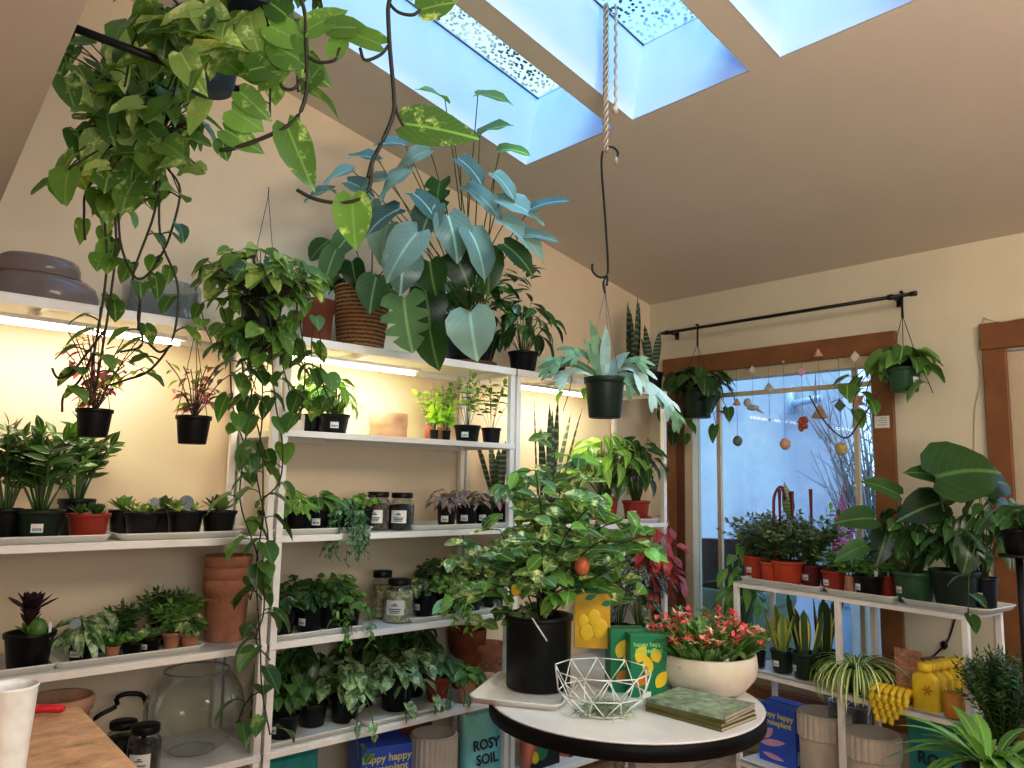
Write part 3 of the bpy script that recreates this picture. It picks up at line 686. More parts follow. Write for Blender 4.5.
# --- left unit, bottom shelf .475
P,s=onshelf(54,LV['s0'],.25);r=.095
m=MB();m.lathe([(0,0),(r*.56,0),(r*.6,.006),(r*.92,.185),(r*1.0,.19),(r*1.04,.225),(r*1.0,.235),(r*.92,.233),(r*.86,.19),(r*.55,.012),(0,.012)],40)
for k in range(22):
    a=2*PI*k/22;m.blob((r*.9*math.cos(a),r*.9*math.sin(a),.165+.008*(k%2)),.008,.008,.006,6,4)
ob=m.obj('terracotta_bowl',M['terral']);ob.location=P;tag(ob,'pale wide terracotta bowl with a carved band behind the wooden counter','bowl')
def jar(px,lv,back,w,h,fill,label,lidr=1.0,lab=True,lift=.0,fillh=.98,body='glass',group=None,nm='storage_jar'):
    P,s=onshelf(px,LV[lv]+lift,back);r=w*s/2;H=h*s;t=thing(nm,label,'jar',P,group)
    m=MB();m.lathe([(0,0),(r*.9,0),(r,.006),(r,H*.68),(r*.9,H*.78),(r*.74,H*.82),(r*.74,H*.9)],28);m.obj('glass_body',M[body],t)
    m=MB();m.lathe([(0,.004),(r*.88,.004),(r*.95,.01),(r*.95,H*.68*fillh),(r*.8,H*.7*fillh),(0,H*.72*fillh)],24);m.obj('contents',M[fill],t)
    m=MB();m.lathe([(0,H*.86),(r*.84*lidr,H*.86),(r*.86*lidr,H*.88),(r*.86*lidr,H*.98),(r*.82*lidr,H),(0,H)],28);m.obj('lid',M['black'],t)
    if lab:
        a=towards(P)-.25;w_=r*1.3;hh=H*.34;m=MB()
        m.grid([[((r+.001)*math.cos(a+(j/8-.5)*1.3),(r+.001)*math.sin(a+(j/8-.5)*1.3),H*.2+z) for j in range(9)] for z in (0,hh)]);lo=m.obj('paper_label',M['sticker'],t)
        m=MB()
        for i,(l0,l1,zz) in enumerate([(-.25,.2,.62),(-.1,.12,.72),(-.4,.4,.38),(-.35,.35,.26),(-.3,.3,.14)]):
            m.grid([[((r+.0018)*math.cos(a+(l0+(l1-l0)*j/5)),(r+.0018)*math.sin(a+(l0+(l1-l0)*j/5)),H*.2+hh*zz+z) for j in range(6)] for z in (0,.003)])
        m.obj('printed_mark',M['ink'],lo)
    return t
jar(120,'s0',.16,30,46,'charcoal','black-lidded glass jar behind the other two jars on the bottom left shelf',lab=False)
jar(103,'s0',.05,26,42,'charcoal','black-lidded jar half hidden behind the wooden counter edge',lab=False)
jar(142,'s0',.03,32,52,'charcoal','black-lidded jar of dark granules with a white label beside the glass fishbowl')
a,_=onshelf(92,LV['s0'],.3);b,_=onshelf(132,LV['s0'],.28)
m=MB();m.tube(smooth([a+V((0,0,.0)),a+V((-.01,0,.12)),a+V((.06,0,.16)),(a+b)/2+V((0,0,.19)),b+V((-.02,0,.2)),b+V((.03,0,.17)),b+V((.035,0,.02))],5),.008,8)
tag(m.obj('black_cable',M['black']),'thick black cable looping behind the lidded jars','cable')
P,s=onshelf(192,LV['s0'],.19);R_=.165
m=MB();pr=[]
for i in range(15):
    t_=-1.15+ i*(1.15+.88)/14;pr.append((R_*math.cos(t_),R_*.94*(math.sin(t_)+math.sin(1.15))))
pr=[(0,0.0)]+pr+[(pr[-1][0]+.006,pr[-1][1]+.006),(pr[-1][0]+.002,pr[-1][1]+.009)]
m.lathe(pr,48);t=thing('glass_fishbowl','large round empty glass fishbowl on the bottom left shelf','fishbowl',P)
m.obj('glass_bowl',M['glass'],t);m=MB();zt=pr[-1][1];rt=pr[-1][0];m.tube([(rt*math.cos(2*PI*i/40),rt*math.sin(2*PI*i/40),zt) for i in range(41)],.003,6);m.obj('rim',M['glassrim'],t)
m=MB();m.lathe([(R_*.44,.004),(R_*.46,.003),(R_*.46,.006),(R_*.44,.006)],36);m.obj('foot_ring',M['glassrim'],t)
# --- left unit, top
P,s=onshelf(38,LV['top'],.2)
for i,(w,h,z,lb) in enumerate([(104,34,0,'smoky rounded plastic dome, the wide lower one of the pair on the top shelf'),(74,22,31,'smoky rounded plastic dome sitting on top of the wide one')]):
    r=w*s*.5;H=h*s;m=MB();m.lathe([(r*.96,0),(r*1.0,.006),(r*1.0,H*.45),(r*.93,H*.72),(r*.8,H*.86),(r*.5,H*.93),(0,H*.95)],40,ell=.5 if False else .62);m.lathe([(r*.96,0),(r*1.04,.0),(r*1.04,.005),(r*.98,.006)],40,ell=.62)
    ob=m.obj('smoky_dome',M['smoke']);ob.location=P+V((-.01*i,-.02,z*s));tag(ob,lb,'dome')
P,s=onshelf(160,LV['top'],.2);t=thing('clear_container','clear plastic cylinder container on the top left shelf behind the trailing vines','container',P)
m=MB();r=.13;H=.14;m.lathe([(r*.98,0),(r,.004),(r,H),(r*.99,H+.004)],40,ell=.9);m.lathe([(0,.003),(r*.98,.003)],40,ell=.9);m.obj('wall',M['smoke'] if False else M['glassrim'],t)
# --- middle unit, 1.59
g='small pots on the upper middle shelf'
def mid(px,back,w,h,mat,hab,S,T,label,lf,**k): return sp(px,'s3',back,w,h,mat,hab,S,T,label,lf,'potted_starter_plant','small plant',group=g,**k)
mid(294,.14,20,18,'bowl','heart',20,34,'leafy plant in a small white pot beside the hanging vines','pothos',style='straight')
mid(312,.22,24,20,'black','heart',24,44,'bushy green and yellow plant in black pot behind on the upper middle shelf','pothos')
mid(334,.12,30,20,'black','lance',26,44,'dark leafy plant with pink tinges in black pot left of the round veneer box',['mid','pinkish'],stick=1.0)
P,s=onshelf(388,LV['s3'],.2);r=37*s/2;H=25*s
t=thing('round_veneer_box','round pale bentwood box on the upper middle shelf','box',P);MB().lathe([(0,0),(r,0),(r,H*.78),(0,H*.78)],40).obj('box_body',M['boxwood'],t);MB().lathe([(r*1.03,H*.5),(r*1.03,H),(0,H)],40).obj('lid',M['boxwood'],t)
mid(434,.08,9,10,'black','seedling',12,22,'lime seedling in the tiniest black pot, left of two','lime',tg=(.01,.03,.005,'stake'))
mid(446,.08,9,10,'black','seedling',12,22,'bright seedling in the tiniest black pot, right of two','lime')
mid(431,.2,13,15,'terra','seedling',24,46,'lime yellow seedling in narrow orange pot at the back','lime',style='straight')
mid(443,.22,13,15,'terra','seedling',18,40,'bright green seedling in narrow orange pot at the back','bright',style='straight')
mid(467,.12,27,17,'black','seedling',24,56,'pale green bushy herb in black pot at the middle of the upper shelf','bright',stick=.8)
mid(491,.13,20,16,'black','stalky' if False else 'seedling',22,56,'tall leafy herb in black pot next to the white post','mid')
# --- middle unit, 1.21
shelftray(257,375,LV['s2'],'white plastic tray under the black pots left of the glass jars')
shelftray(414,509,LV['s2'],'white plastic tray under the purple striped plants')
g='small black pots on the middle shelf'
def m2(px,back,w,h,mat,hab,S,T,label,lf,**k): return sp(px,'s2',back,w,h,mat,hab,S*.95,T*.8,label,lf,'potted_starter_plant','small plant',group=g,lift=TL,**k)
m2(270,.1,27,22,'black','string',20,20,'string-like trailing plant in the leftmost black pot left of the jars','vary')
m2(289,.24,24,22,'black','lance',20,26,'spiky leafy plant in black pot at the back left of the jars','bright')
m2(298,.09,28,20,'black','oval',22,18,'low leafy plant in black pot second from the post, middle shelf','bright',tg=(.0,.06,.006,'stake'))
m2(318,.11,28,22,'black','lance',20,24,'green and brown leafy plant in black pot with a round sticker','mid',stick=.8)
def hangdown(F,S,o,R,H,t,n=16,L_=.16,sz=.018,tm='oval'):
    for i in range(n):
        a=U(PI,2*PI);d=V((math.cos(a)*.6,math.sin(a),0));l=L_*U(.4,1)
        p0=o;p1=o+d*R*.9+V((0,0,.012));p2=p1+d*.02+V((0,0,-l*.5));p3=p2+V((U(-.015,.015),-.005,-l*.5))
        vine(F,S,[p0,p1,p2,p3],sz,sz*.6,.014,tm,.0009,n=4,pet=.15)
m2(342,.0,26,20,'black','string',18,18,'grey-green trailing plant spilling over the shelf edge from a black pot','teal',extra=lambda F,S,o,R,H,t:hangdown(F,S,o,.115,H,t,30,.2,.024))
m2(364,.14,22,20,'black','round',18,20,'round-leaved bright plant in black pot just left of the jars','bright')
jar(377,'s2',.13,25,38,'brownbits','black-lidded glass jar of brown bark pieces on the middle shelf')
jar(401,'s2',.09,25,37,'charcoal','black-lidded glass jar of charcoal right of the bark jar')
for i,(px,bk,w,lb) in enumerate([(446,.07,20,'purple striped trailing plant in the leftmost narrow black pot of the purple row'),(466,.10,24,'purple and silver leafed plant in the second black pot of the purple row'),(484,.08,20,'purple striped plant in the third black pot of the purple row'),(501,.14,22,'purple leafed plant in black pot beside the white post')]):
    m2(px,bk,w,21,'black','purple',23,22,lb,['purple'],stick=.8)
sp(497,'s2',.28,26,24,'black','blades',16,80,'thin upright snake plant in black pot behind the purple row','sans','potted_snake_plant','snake plant')
# --- middle unit, .84
shelftray(269,366,LV['s1'],'white plastic tray of dark leafy pots on the third middle shelf')
shelftray(412,508,LV['s1'],'white plastic tray of round-leaved peperomia pots')
g='small black pots on the third middle shelf'
def m3(px,back,w,h,hab,S,T,label,lf,mat='black',**k): return sp(px,'s1',min(back+.03,.27),w,h,mat,hab,S*.9,T*.72,label,lf,'potted_starter_plant','small plant',group=g,lift=TL,**k)
m3(282,.09,26,24,'oval',26,28,'dark leafy starter plant in black pot nearest the middle post','deep',tg=(.02,.05,.016,'disc'))
m3(309,.08,27,24,'oval',24,28,'dark green starter plant in black pot with white label, third middle shelf','deep',stick=.3,tg=(-.02,.05,.006,'stake'))
m3(298,.24,26,24,'oval',26,34,'dark bushy starter plant in the back left black pot of its tray','deep')
m3(330,.1,26,24,'oval',24,32,'dark starter plant with round tag in the third black pot','deep',tg=(.03,.05,.014,'disc'))
m3(335,.25,24,24,'oval',24,34,'dark starter plant in the back right black pot of its tray','mid')
m3(349,.05,22,20,'round',18,26,'bright round-leaved creeper trailing over the tray end','mid',extra=lambda F,S,o,R,H,t:hangdown(F,S,o,.115,H,t,12,.15,.026,'round'))
jar(381,'s1',.22,22,46,'pebble','tall glass jar of cream pebbles at the back with black lid',lab=False)
jar(398,'s1',.10,30,42,'pebble','squat glass jar of cream pebbles with a white label in front',lidr=.9,fillh=1.05)
m3(424,.1,24,22,'round',22,22,'round-leaved peperomia in black pot with white label right of the pebble jars','vary',stick=.2,tg=(0,.05,.014,'disc'))
m3(446,.08,24,22,'round',22,24,'trailing round-leaved peperomia in black pot spilling over the shelf','bright',stick=.4,extra=lambda F,S,o,R,H,t:hangdown(F,S,o,.125,H,t,12,.16,.028,'round'))
m3(470,.1,25,22,'round',24,28,'variegated round peperomia in the third black pot of its tray','vary')
m3(493,.11,24,22,'round',24,30,'variegated bushy peperomia in black pot beside the white post, third shelf','vary')
m3(436,.25,24,24,'oval',24,36,'dark leafy starter plant behind the round-leaved peperomias','deep')
m3(478,.26,24,24,'oval',26,36,'dark bushy starter plant at the back right behind the peperomias','deep')
# --- middle unit .475
shelftray(264,362,LV['s0'],'white plastic tray under the long-leaved pots on the fourth shelf')
shelftray(366,455,LV['s0'],'white plastic tray under the silver-leaved pots on the fourth shelf')
g='leafy pots on the fourth middle shelf'
def m4(px,back,w,h,mat,hab,S,T,label,lf,**k): return sp(px,'s0',min(back+.02,.28),w,h,mat,hab,S*.92,T*.8,label,lf,'potted_foliage_plant','potted plant',group=g,lift=TL,**k)
m4(282,.10,34,22,'black','heart',34,52,'arching heart-leaved plant in black pot with white stickers by the post','pothosd',stick=.3)
m4(312,.15,30,22,'black','lance',34,68,'tall long-leaved plant in black pot on the fourth shelf','deep')
m4(286,.28,30,28,'black','heart',32,70,'dark heart-leaved plant at the back left of the fourth shelf','deep')
m4(345,.12,32,24,'black','heart',38,42,'silver-marked trailing pothos in black pot hanging over the fourth shelf edge','satin',
   extra=lambda F,S,o,R,H,t:[vine(F,S,[o,o+V((dx*.4,-.12,.03)),o+V((dx,-.17,-.06)),o+V((dx+.01,-.17,-l))],.055,.036,.05,'heart') for dx,l in((-.05,.17),(.02,.2))])
m4(362,.27,30,30,'black','heart',34,56,'dark-leaved plant in black pot at the back middle of the fourth shelf','deep')
m4(396,.13,34,26,'black','heart',44,40,'silver-splashed satin pothos in the large black pot, fourth shelf','satin',
   extra=lambda F,S,o,R,H,t:[vine(F,S,[o,o+V((dx*.4,-.1,.04)),o+V((dx,-.15,-.03)),o+V((dx+.01,-.15,-l))],.07,.046,.045,'heart') for dx,l in((-.06,.11),(.08,.1))])
m4(412,.29,30,34,'black','heart',36,54,'dark heart-leaved plant in the back right black pot, fourth shelf','deep')
m4(437,.12,27,24,'red','heart',24,32,'small heart-leaved plant in brick red pot on the fourth shelf','teal',style='terra',
   extra=lambda F,S,o,R,H,t:[vine(F,S,[o,o+V((dx*.4,-.07,.03)),o+V((dx,-.12,-.03)),o+V((dx,-.12,-.11))],.045,.03,.04,'heart') for dx in(-.02,.05)])
sp(466,'s0',.06,21,24,'terral','heart',18,12,'little trailing plant in a pale terracotta pot near the white post','mid','potted_foliage_plant','potted plant',style='terra')
def plainpot(px,lv,back,w,h,mat,label,nm='empty_pot',prof=None,lift=0,band=False,group=None):
    P,s=onshelf(px,LV[lv]+lift,back);r=w*s/2;H=h*s;m=MB()
    m.lathe([(r*a,H*b) for a,b in (prof or [(0,0),(.72,0),(.75,.02),(.9,.72),(.98,.74),(1.02,.97),(.99,1),(.9,1),(.86,.74),(.7,.05),(0,.05)])],36)
    if band:
        for k in range(26):
            a=2*PI*k/26;m.blob((r*.93*math.cos(a),r*.93*math.sin(a),H*(.55+.08*(k%2))),.006,.006,.008,6,4)
    o=m.obj(nm,M[mat]);o.location=P;return tag(o,label,'pot',group)
plainpot(487,'s0',.04,19,24,'terral','small empty pale clay pot beside the white post on the fourth shelf')
plainpot(466,'s0',.26,38,56,'terrad','tall empty dark terracotta pot at the back of the fourth shelf')
plainpot(488,'s0',.2,36,42,'terra','carved empty terracotta pot in front of the taller dark one',band=True)
# --- middle unit bottom .106
def pouch(loc,w,h,d,mat,rz,label,lines,size,nm='soil_bag',group='bags of potting soil',art=False,tz=.5):
    t=thing(nm,label,'soil bag',loc,group,rz);m=MB();rows=[];n=10
    for i in range(n+1):
        f=i/n;dd=d*(1-f**1.6)*.5*(.75+.25*math.sin(PI*min(1,f*1.4)))+.002;ww=w/2*(1-.03*math.sin(PI*f));row=[]
        for j in range(24):
            a=2*PI*j/24;ca,sa=math.cos(a),math.sin(a);x=ww*math.copysign(abs(ca)**.45,ca);y=dd*math.copysign(abs(sa)**.75,sa)
            row.append((x,y+.003*math.sin(7*f+4*x/w),h*f))
        rows.append(row)
    m.grid(rows,True,cap0=True,cap1=True);m.obj('pouch',M[mat],t)
    m=MB();m.box((-w/2,-.004,h*.945),(w/2,.004,h*1.0));m.obj('top_seal',M[mat],t)
    for i,s_ in enumerate(lines):
        zc=h*(tz-i*.17);yy=-(d*(1-(zc/h)**1.6)*.5)-.003
        text(s_,size,M['ink'],t,(0,yy-.004,zc),(PI/2-.12,0,0),'lettering',1.0)
    if art:
        m=MB();y=-d*.5-.004;m.grid([[(-w*.47,y,.002),(w*.47,y,.002)],[(-w*.47,y,h*.1),(w*.47,y+.002,h*.34)]],sm=False);m.obj('dark_ground_artwork',M['navy'],t)
        for bx,bz,r_,mt in((-.12,.2,.2,'greenbox'),(.16,.26,.13,'yellow'),(-.32,.12,.12,'yellow')):
            m=MB();m.blob((bx*w,y-.001,bz*h+.02),r_*w,.0012,r_*w*1.1,12,8);m.obj('tree_artwork',M[mt],t)
    return t
def carton(loc,w,d,h,mat,rz,label,front,size,tmat,nm='seed_carton',cat='box',group=None,art=None,side=None):
    t=thing(nm,label,cat,loc,group,rz);o=MB().box((-w/2,-d/2,0),(w/2,d/2,h)).obj('carton',M[mat],t);bev(o,.002)
    m=MB();m.box((-w/2,-.0006,h),(w/2,.0006,h+.0008));m.obj('lid_seam',M['ink'],t)
    for i,s_ in enumerate(front): text(s_,size,M[tmat],t,(0,-d/2-.001,h*.84-i*size*.95),(PI/2,0,0))
    if art:
        for k,(bx,bz,rx,rz_,rot,mt) in enumerate(art):
            m=MB();lf_=[]
            leaf(m,(bx*w,-d/2-.0012,bz*h),(math.cos(rot),0,math.sin(rot)),(0,-1,0),rx*w,rz_*w,'oval',0,0);m.obj('printed_leaf',M[mt],t)
    m=MB();m.box((w/2,-.3*d,h*.08),(w/2+.0008,.3*d,h*.3));m.obj('side_label',M['sticker'],t)
    return t
LM_art=M['pinkish_art']=simple('pale_pink_ink',(226,170,196),.6);M['paleyellow']=simple('pale_yellow_ink',(226,220,130),.6);M['palegreen']=simple('pale_green_ink',(150,214,130),.6)
P,s=onshelf(288,LV['sb'],.08);pouch(P,.22,.33,.1,'teald',.1,'deep teal soil bag at the left end of the lowest middle shelf',['ROSY','SOIL'],.045)
P,s=onshelf(378,LV['sb'],.13);carton(P+V((0,0,0)),.21,.17,.275,'blue',-.25,'cobalt blue carton with pale lettering on the lowest middle shelf',['happy happy','houseplant'],.04,'paleyellow',nm='plant_food_carton',art=[(-.2,.35,.5,.2,.5,'pinkish_art'),(-.3,.2,.6,.18,.1,'pinkish_art')])
def ribpot(loc,r,h,label,mat='stone',split=.5):
    t=thing('ribbed_planter',label,'planter',loc,'ribbed stoneware planters')
    m=MB();n=240;rows=[]
    for rr,z in [(r*.97,h*split),(r,h*split+.004),(r,h*.985)]: rows.append([(rr*(1+.05*abs(math.sin(PI*26*j/n)))*math.cos(2*PI*j/n),rr*(1+.05*abs(math.sin(PI*26*j/n)))*math.sin(2*PI*j/n),z) for j in range(n)])
    m.grid(rows,True,sm=False);m.lathe([(r*1.0,h*.985),(r*1.0,h),(r*.92,h),(r*.9,h*.7),(r*.88,h*.25),(0,h*.2)],48);m.obj('ribbed_wall',M[mat],t)
    m=MB();m.lathe([(0,0),(r*.9,0),(r*.95,.008),(r*.97,h*split*.98),(r*.97,h*split)],48);m.obj('base_band',M[mat],t)
    return t
P,s=onshelf(432,LV['sb'],.08);ribpot(P,.096,.27,'beige ribbed planter next to the blue carton on the lowest middle shelf',split=.1)
plainpot(408,'sb',.27,44,70,'stone' if False else 'terrad','dark brown empty pot behind the blue carton on the lowest shelf')
P,s=onshelf(480,LV['sb'],.1);pouch(P,.215,.345,.1,'teal',-.06,'turquoise foil soil bag between the ribbed planter and the white post',['ROSY','SOIL'],.058)
P,s=onshelf(538,LV['sb'],.1);pouch(P,.2,.30,.09,'salmon',.0,'salmon soil bag with tree picture right of the white post, left of the two',['ROSY','SOIL'],.045,art=True)
P,s=onshelf(574,LV['sb'],.12);pouch(P,.2,.29,.09,'salmon',.05,'salmon soil bag with tree picture, right of the two under the table',['ROSY','SOIL'],.045,art=True)
# --- right unit
sp(548,'s2',.14,44,26,'navy','tall',34,112,'tall snake plant in dark blue pot behind the leafy tree','sans','potted_snake_plant','snake plant')
shelftray(586,662,LV['s2'],'white plastic tray under the peace lilies on the right unit',.16,.28)
sp(604,'s2',.2,30,24,'red','peace',44,72,'bright peace lily in red pot on the right unit, left of the two','bright','potted_peace_lily','peace lily',lift=TL)
sp(636,'s2',.12,28,20,'red','peace',36,72,'dark-leaved peace lily in red pot with white price sticker','deep','potted_peace_lily','peace lily',lift=TL,stick=.8)
sp(634,'top',.2,20,21,'black',lambda F,S,o,R,H:blades(F,o,R,H,6,.045,.13,.15,lo=.6),16,82,'tallest banded snake plant in small black pot on the right top shelf','sans','potted_snake_plant','snake plant')
sp(652,'top',.1,22,20,'black','blades',18,50,'short dark snake plant in black pot at the right end of the top shelf','sans','potted_snake_plant','snake plant')
sp(657,'s0',.06,30,34,'black',lambda F,S,o,R,H:dome(F,S,o,R,H,70,.11,.06,'oval',.5,lo=.3,wav=.08),30,118,'deep red ruffled croton plant standing by the window trim','rose','potted_croton','potted plant')
sp(618,'s0',.18,30,34,'black','lance',40,120,'white-speckled angel wing begonia behind the green cartons','speckl','potted_begonia','potted plant')
sp(640,'s0',.02,30,34,'black','lance',30,84,'silver speckled begonia with arching leaves, the front one of two','speckl','potted_begonia','potted plant')
# --- top of the middle unit
def mvine(F,S,o,pts,Ln,W,**k): vine(F,S,[o]+[o+V(p) for p in pts],Ln,W,**k)
P,s=onshelf(360,LV['top'],.18)
t=thing('basket_monstera','large monstera with split leaves in a woven seagrass basket on the top shelf','monstera',P)
m=MB();r0,r1,H=22*s,27*s,66*s;pr=[(0,0),(r0,0)]
for i in range(12): pr.append((r0+(r1-r0)*((i+.5)/12)+(.0015 if i%2 else 0)+.006*math.sin(PI*i/12),H*(i+.5)/12))
pr+=[(r1*1.04,H*.97),(r1*1.03,H),(r1*.93,H),(r1*.9,H*.8),(0,H*.8)];m.lathe(pr,36);m.obj('basket',M['basket'],t)
F_,S_=MB(),MB();o=V((0,0,H*.85))
def bigleaf(F,S,base,px,py,d,Ln,W,dirv,t='heart',nrm=(0,-.6,.8),bend=.7,mi=0,sr=.0032,loc=None,lift=.06,c=None,wav=.02):
    q=hd(px,py,d)-loc;q.y=min(q.y,YW-.06-loc.y)
    S.tube(curve(base,q,lift,7),sr,5,r1=sr*.6);leaf(F,q,dirv,nrm,Ln,W,t,bend,.2,c=c,mi=mi,wav=wav)
X=RT;Z=V((0,0,1));Tn=-FW
def dirpx(dx,dy,out=.2): return X*dx-UP*dy-FW*out
def nr(tilt=.5): return (Tn*(1-tilt)+Z*tilt+X*U(-.25,.25)).normalized()
for px,py,d,Ln,W,dx,dy,tt,mi in [(376,278,3.05,.15,.14,-.2,1,'heart',0),(404,298,2.95,.22,.19,.1,1,'monstera',0),(425,290,3.05,.19,.16,.25,1,'heart',1),(350,235,3.05,.12,.10,-.5,.6,'heart',0),(330,240,3.1,.12,.1,-.7,.5,'oval',1),
   (336,250,3.0,.15,.1,-.4,1,'heart',0),(400,262,3.0,.13,.12,.6,.6,'heart',0),(352,262,3.1,.12,.1,.2,1,'heart',1),(430,330,3.0,.17,.14,.1,.6,'heart',1),(372,232,3.1,.1,.09,.6,-.2,'heart',0)]:
    bigleaf(F_,S_,o+V((U(-.03,.03),U(-.03,.03),0)),px,py,d,Ln,W,dirpx(dx,dy,.3),tt,nr(.35),mi=mi,loc=P)
dome(F_,S_,o,.15,.16,16,.1,.085,'heart',.5,mi=1)
F_.obj('foliage',[LM['teal'],LM['deep']],t);S_.obj('stem',M['stemg'],t)
plainpot(316,'top',.2,34,48,'terrad','dark brown empty pot behind the hanging pothos on the top shelf')
P,s=onshelf(468,LV['top'],.16)
t=thing('tall_philodendron','large blue-green philodendron in a big black nursery pot on the top shelf','philodendron',P+V((0,0,.012)))
pot(t,28.5*s,48*s,M['black'],'nursery');P=P+V((0,0,.012));o=V((0,0,42*s));F_,S_=MB(),MB()
specs=[(445,100,3.0,.13,.10,-.3,-.2,0,2),(478,95,3.0,.15,.09,1,.0,1,2),(452,128,3.0,.15,.09,-.9,.1,0,2),(480,135,3.0,.14,.12,.5,-.3,0,2),(500,150,3.0,.13,.09,1,-.1,0,2),(430,150,3.0,.16,.10,-.9,.3,0,1),(412,170,2.95,.17,.13,-.8,.4,0,1),
(385,178,3.0,.14,.12,-.9,.2,0,1),(352,170,3.05,.13,.10,-1,.2,0,1),(348,182,3.0,.12,.1,1,.3,0,1),(440,182,2.95,.16,.13,-.2,.9,3,0),(468,188,2.95,.20,.12,.9,.5,0,1),(500,200,2.9,.19,.12,.9,.2,0,1),(505,222,2.9,.22,.13,.9,.5,0,1),(398,210,2.9,.17,.14,-.9,.4,0,1),
(418,232,2.85,.22,.15,-.6,.7,0,1),(448,216,2.9,.18,.14,.3,.8,0,1),(372,200,3.0,.14,.12,-.5,.7,0,1),(388,225,2.95,.16,.13,-.3,1,0,1),(402,250,2.9,.17,.15,.1,1,0,1),(470,232,2.9,.2,.14,.5,.8,0,1),(520,235,2.9,.16,.08,1,-.1,0,1),(530,210,2.9,.17,.08,.9,-.5,0,1),
(456,255,2.95,.14,.13,.4,.9,0,0),(486,250,2.95,.17,.12,.2,1,0,0),(430,262,2.95,.13,.13,.1,1,0,0),(470,312,2.72,.175,.165,.1,1,0,1),(505,245,2.85,.16,.1,.9,.6,0,0),(415,195,2.9,.16,.13,.7,.5,0,1),(495,175,2.9,.13,.09,.8,.6,0,1),
(460,160,2.9,.14,.1,.9,.6,0,1),(378,160,3.0,.12,.1,-.7,-.3,0,1),(332,190,3.0,.12,.10,-.9,.1,0,1),(405,145,3.0,.13,.1,-.8,-.2,0,1),(435,205,2.9,.16,.13,-.5,.8,0,1)]
for px,py,d,Ln,W,dx,dy,k,mi in specs:
    bigleaf(F_,S_,o+V((U(-.05,.05),U(-.05,.05),0)),px,py,d-.12,Ln*1.0,W*1.05,dirpx(dx,dy,.25),'monstera' if k==3 else 'heart',nr(.55),.7,mi,loc=P,lift=.1,wav=.05)
dome(F_,S_,o,.17,.30,26,.12,.09,'heart',.5,mi=0,lo=.2)
b=F_.v;
for k in range(46):   # darker leafy shrub sharing the pot, on the right side
    f=U(.25,1);q=o+V((.26*f+U(-.04,.06),-.05+U(-.1,.08),.05+.2*f+U(-.1,.12)));leaf(F_,q,V((U(.1,1),U(-.6,.3),U(-.4,.5))),V((0,-.4,1)),U(.06,.1),U(.035,.05),'oval',.4,mi=0)
for k in range(6): S_.tube(curve(o,o+V((.3*U(.7,1),-.05+U(-.1,.08),.12+U(0,.2))),.05,6),.004,5,r1=.002)
F_.obj('foliage',[LM['deep'],LM['blue'],LM['bright']],t);S_.obj('stem',M['stemg'],t)
m=MB();r=27*s;m.lathe([(0,0),(r*.95,0),(r*1.08,.02),(r*1.05,.02),(r*.93,.01),(0,.01)],32);o_=m.obj('plant_saucer',M['trimd']);o_.location=P-V((0,0,.011));tag(o_,'brown saucer under the big black nursery pot','saucer')
sp(523,'top',.07,31,20,'black','lance',40,60,'small glossy leafy plant in black pot at the post end of the middle top shelf','deep','potted_foliage_plant','potted plant')
# trailing vine with lime leaves under the right top shelf
F_,S_=MB(),MB();q0=onshelf(556,LV['top'],.1)[0];t=thing('trailing_pothos','sparse trailing pothos with lime leaves hanging under the right top shelf','pothos',q0);pot(t,.05,.07,M['black'])
vine(F_,S_,[(0,0,.06),(-.03,-.13,.07),(-.05,-.15,-.05),(-.08,-.13,-.18)],.09,.07,.09,'heart',hang=.8);vine(F_,S_,[(0,0,.06),(.06,-.14,.06),(.1,-.15,-.04),(.14,-.13,-.13)],.09,.07,.08,'heart')
F_.obj('foliage',LM['bright'],t);S_.obj('stem',M['stemg'],t)
# ============================================================ hanging things
def hangwires(t,r,h,top,n=3,m=None,rr=.0012,mat='blackm',name='hanger_wire',a0=.4):
    m=MB()
    for k in range(n):
        a=a0+2*PI*k/n;m.tube([(r*math.cos(a),r*math.sin(a),h*.97),top],rr,4)
    m.tube([top,(top[0],top[1],top[2]+.03)],rr*1.6,5)
    return m.obj(name,M[mat],t)
def hung(px,py,d,w,h,mat,label,nm,cat,group=None):
    """pot hanging with its rim centre at column px,row py, d metres away"""
    s=d/F;P=hd(px,py,d)-V((0,0,h*s));t=thing(nm,label,cat,P,group);pot(t,w*s/2,h*s,M[mat]);return t,P,s,w*s/2,h*s
# rod fixed to the soffit, upper left
a=hz(77,29,2.27);a.x=.285
m=MB();m.tube([(a.x,a.y,a.z),(a.x+.34,a.y+.01,a.z-.0)],.0085,10);m.lathe([(0,0),(.022,0),(.022,.006),(0,.006)],16)
k=len(m.v)-16*4
for i in range(k,len(m.v)):
    x,y,z=m.v[i];m.v[i]=(a.x+z,a.y+x,a.z+y)
m.blob((a.x+.34,a.y+.01,a.z),.013,.013,.013)
tag(m.obj('hanging_rod',M['blackm']),'black metal rod fixed to the soffit at the upper left','rod')
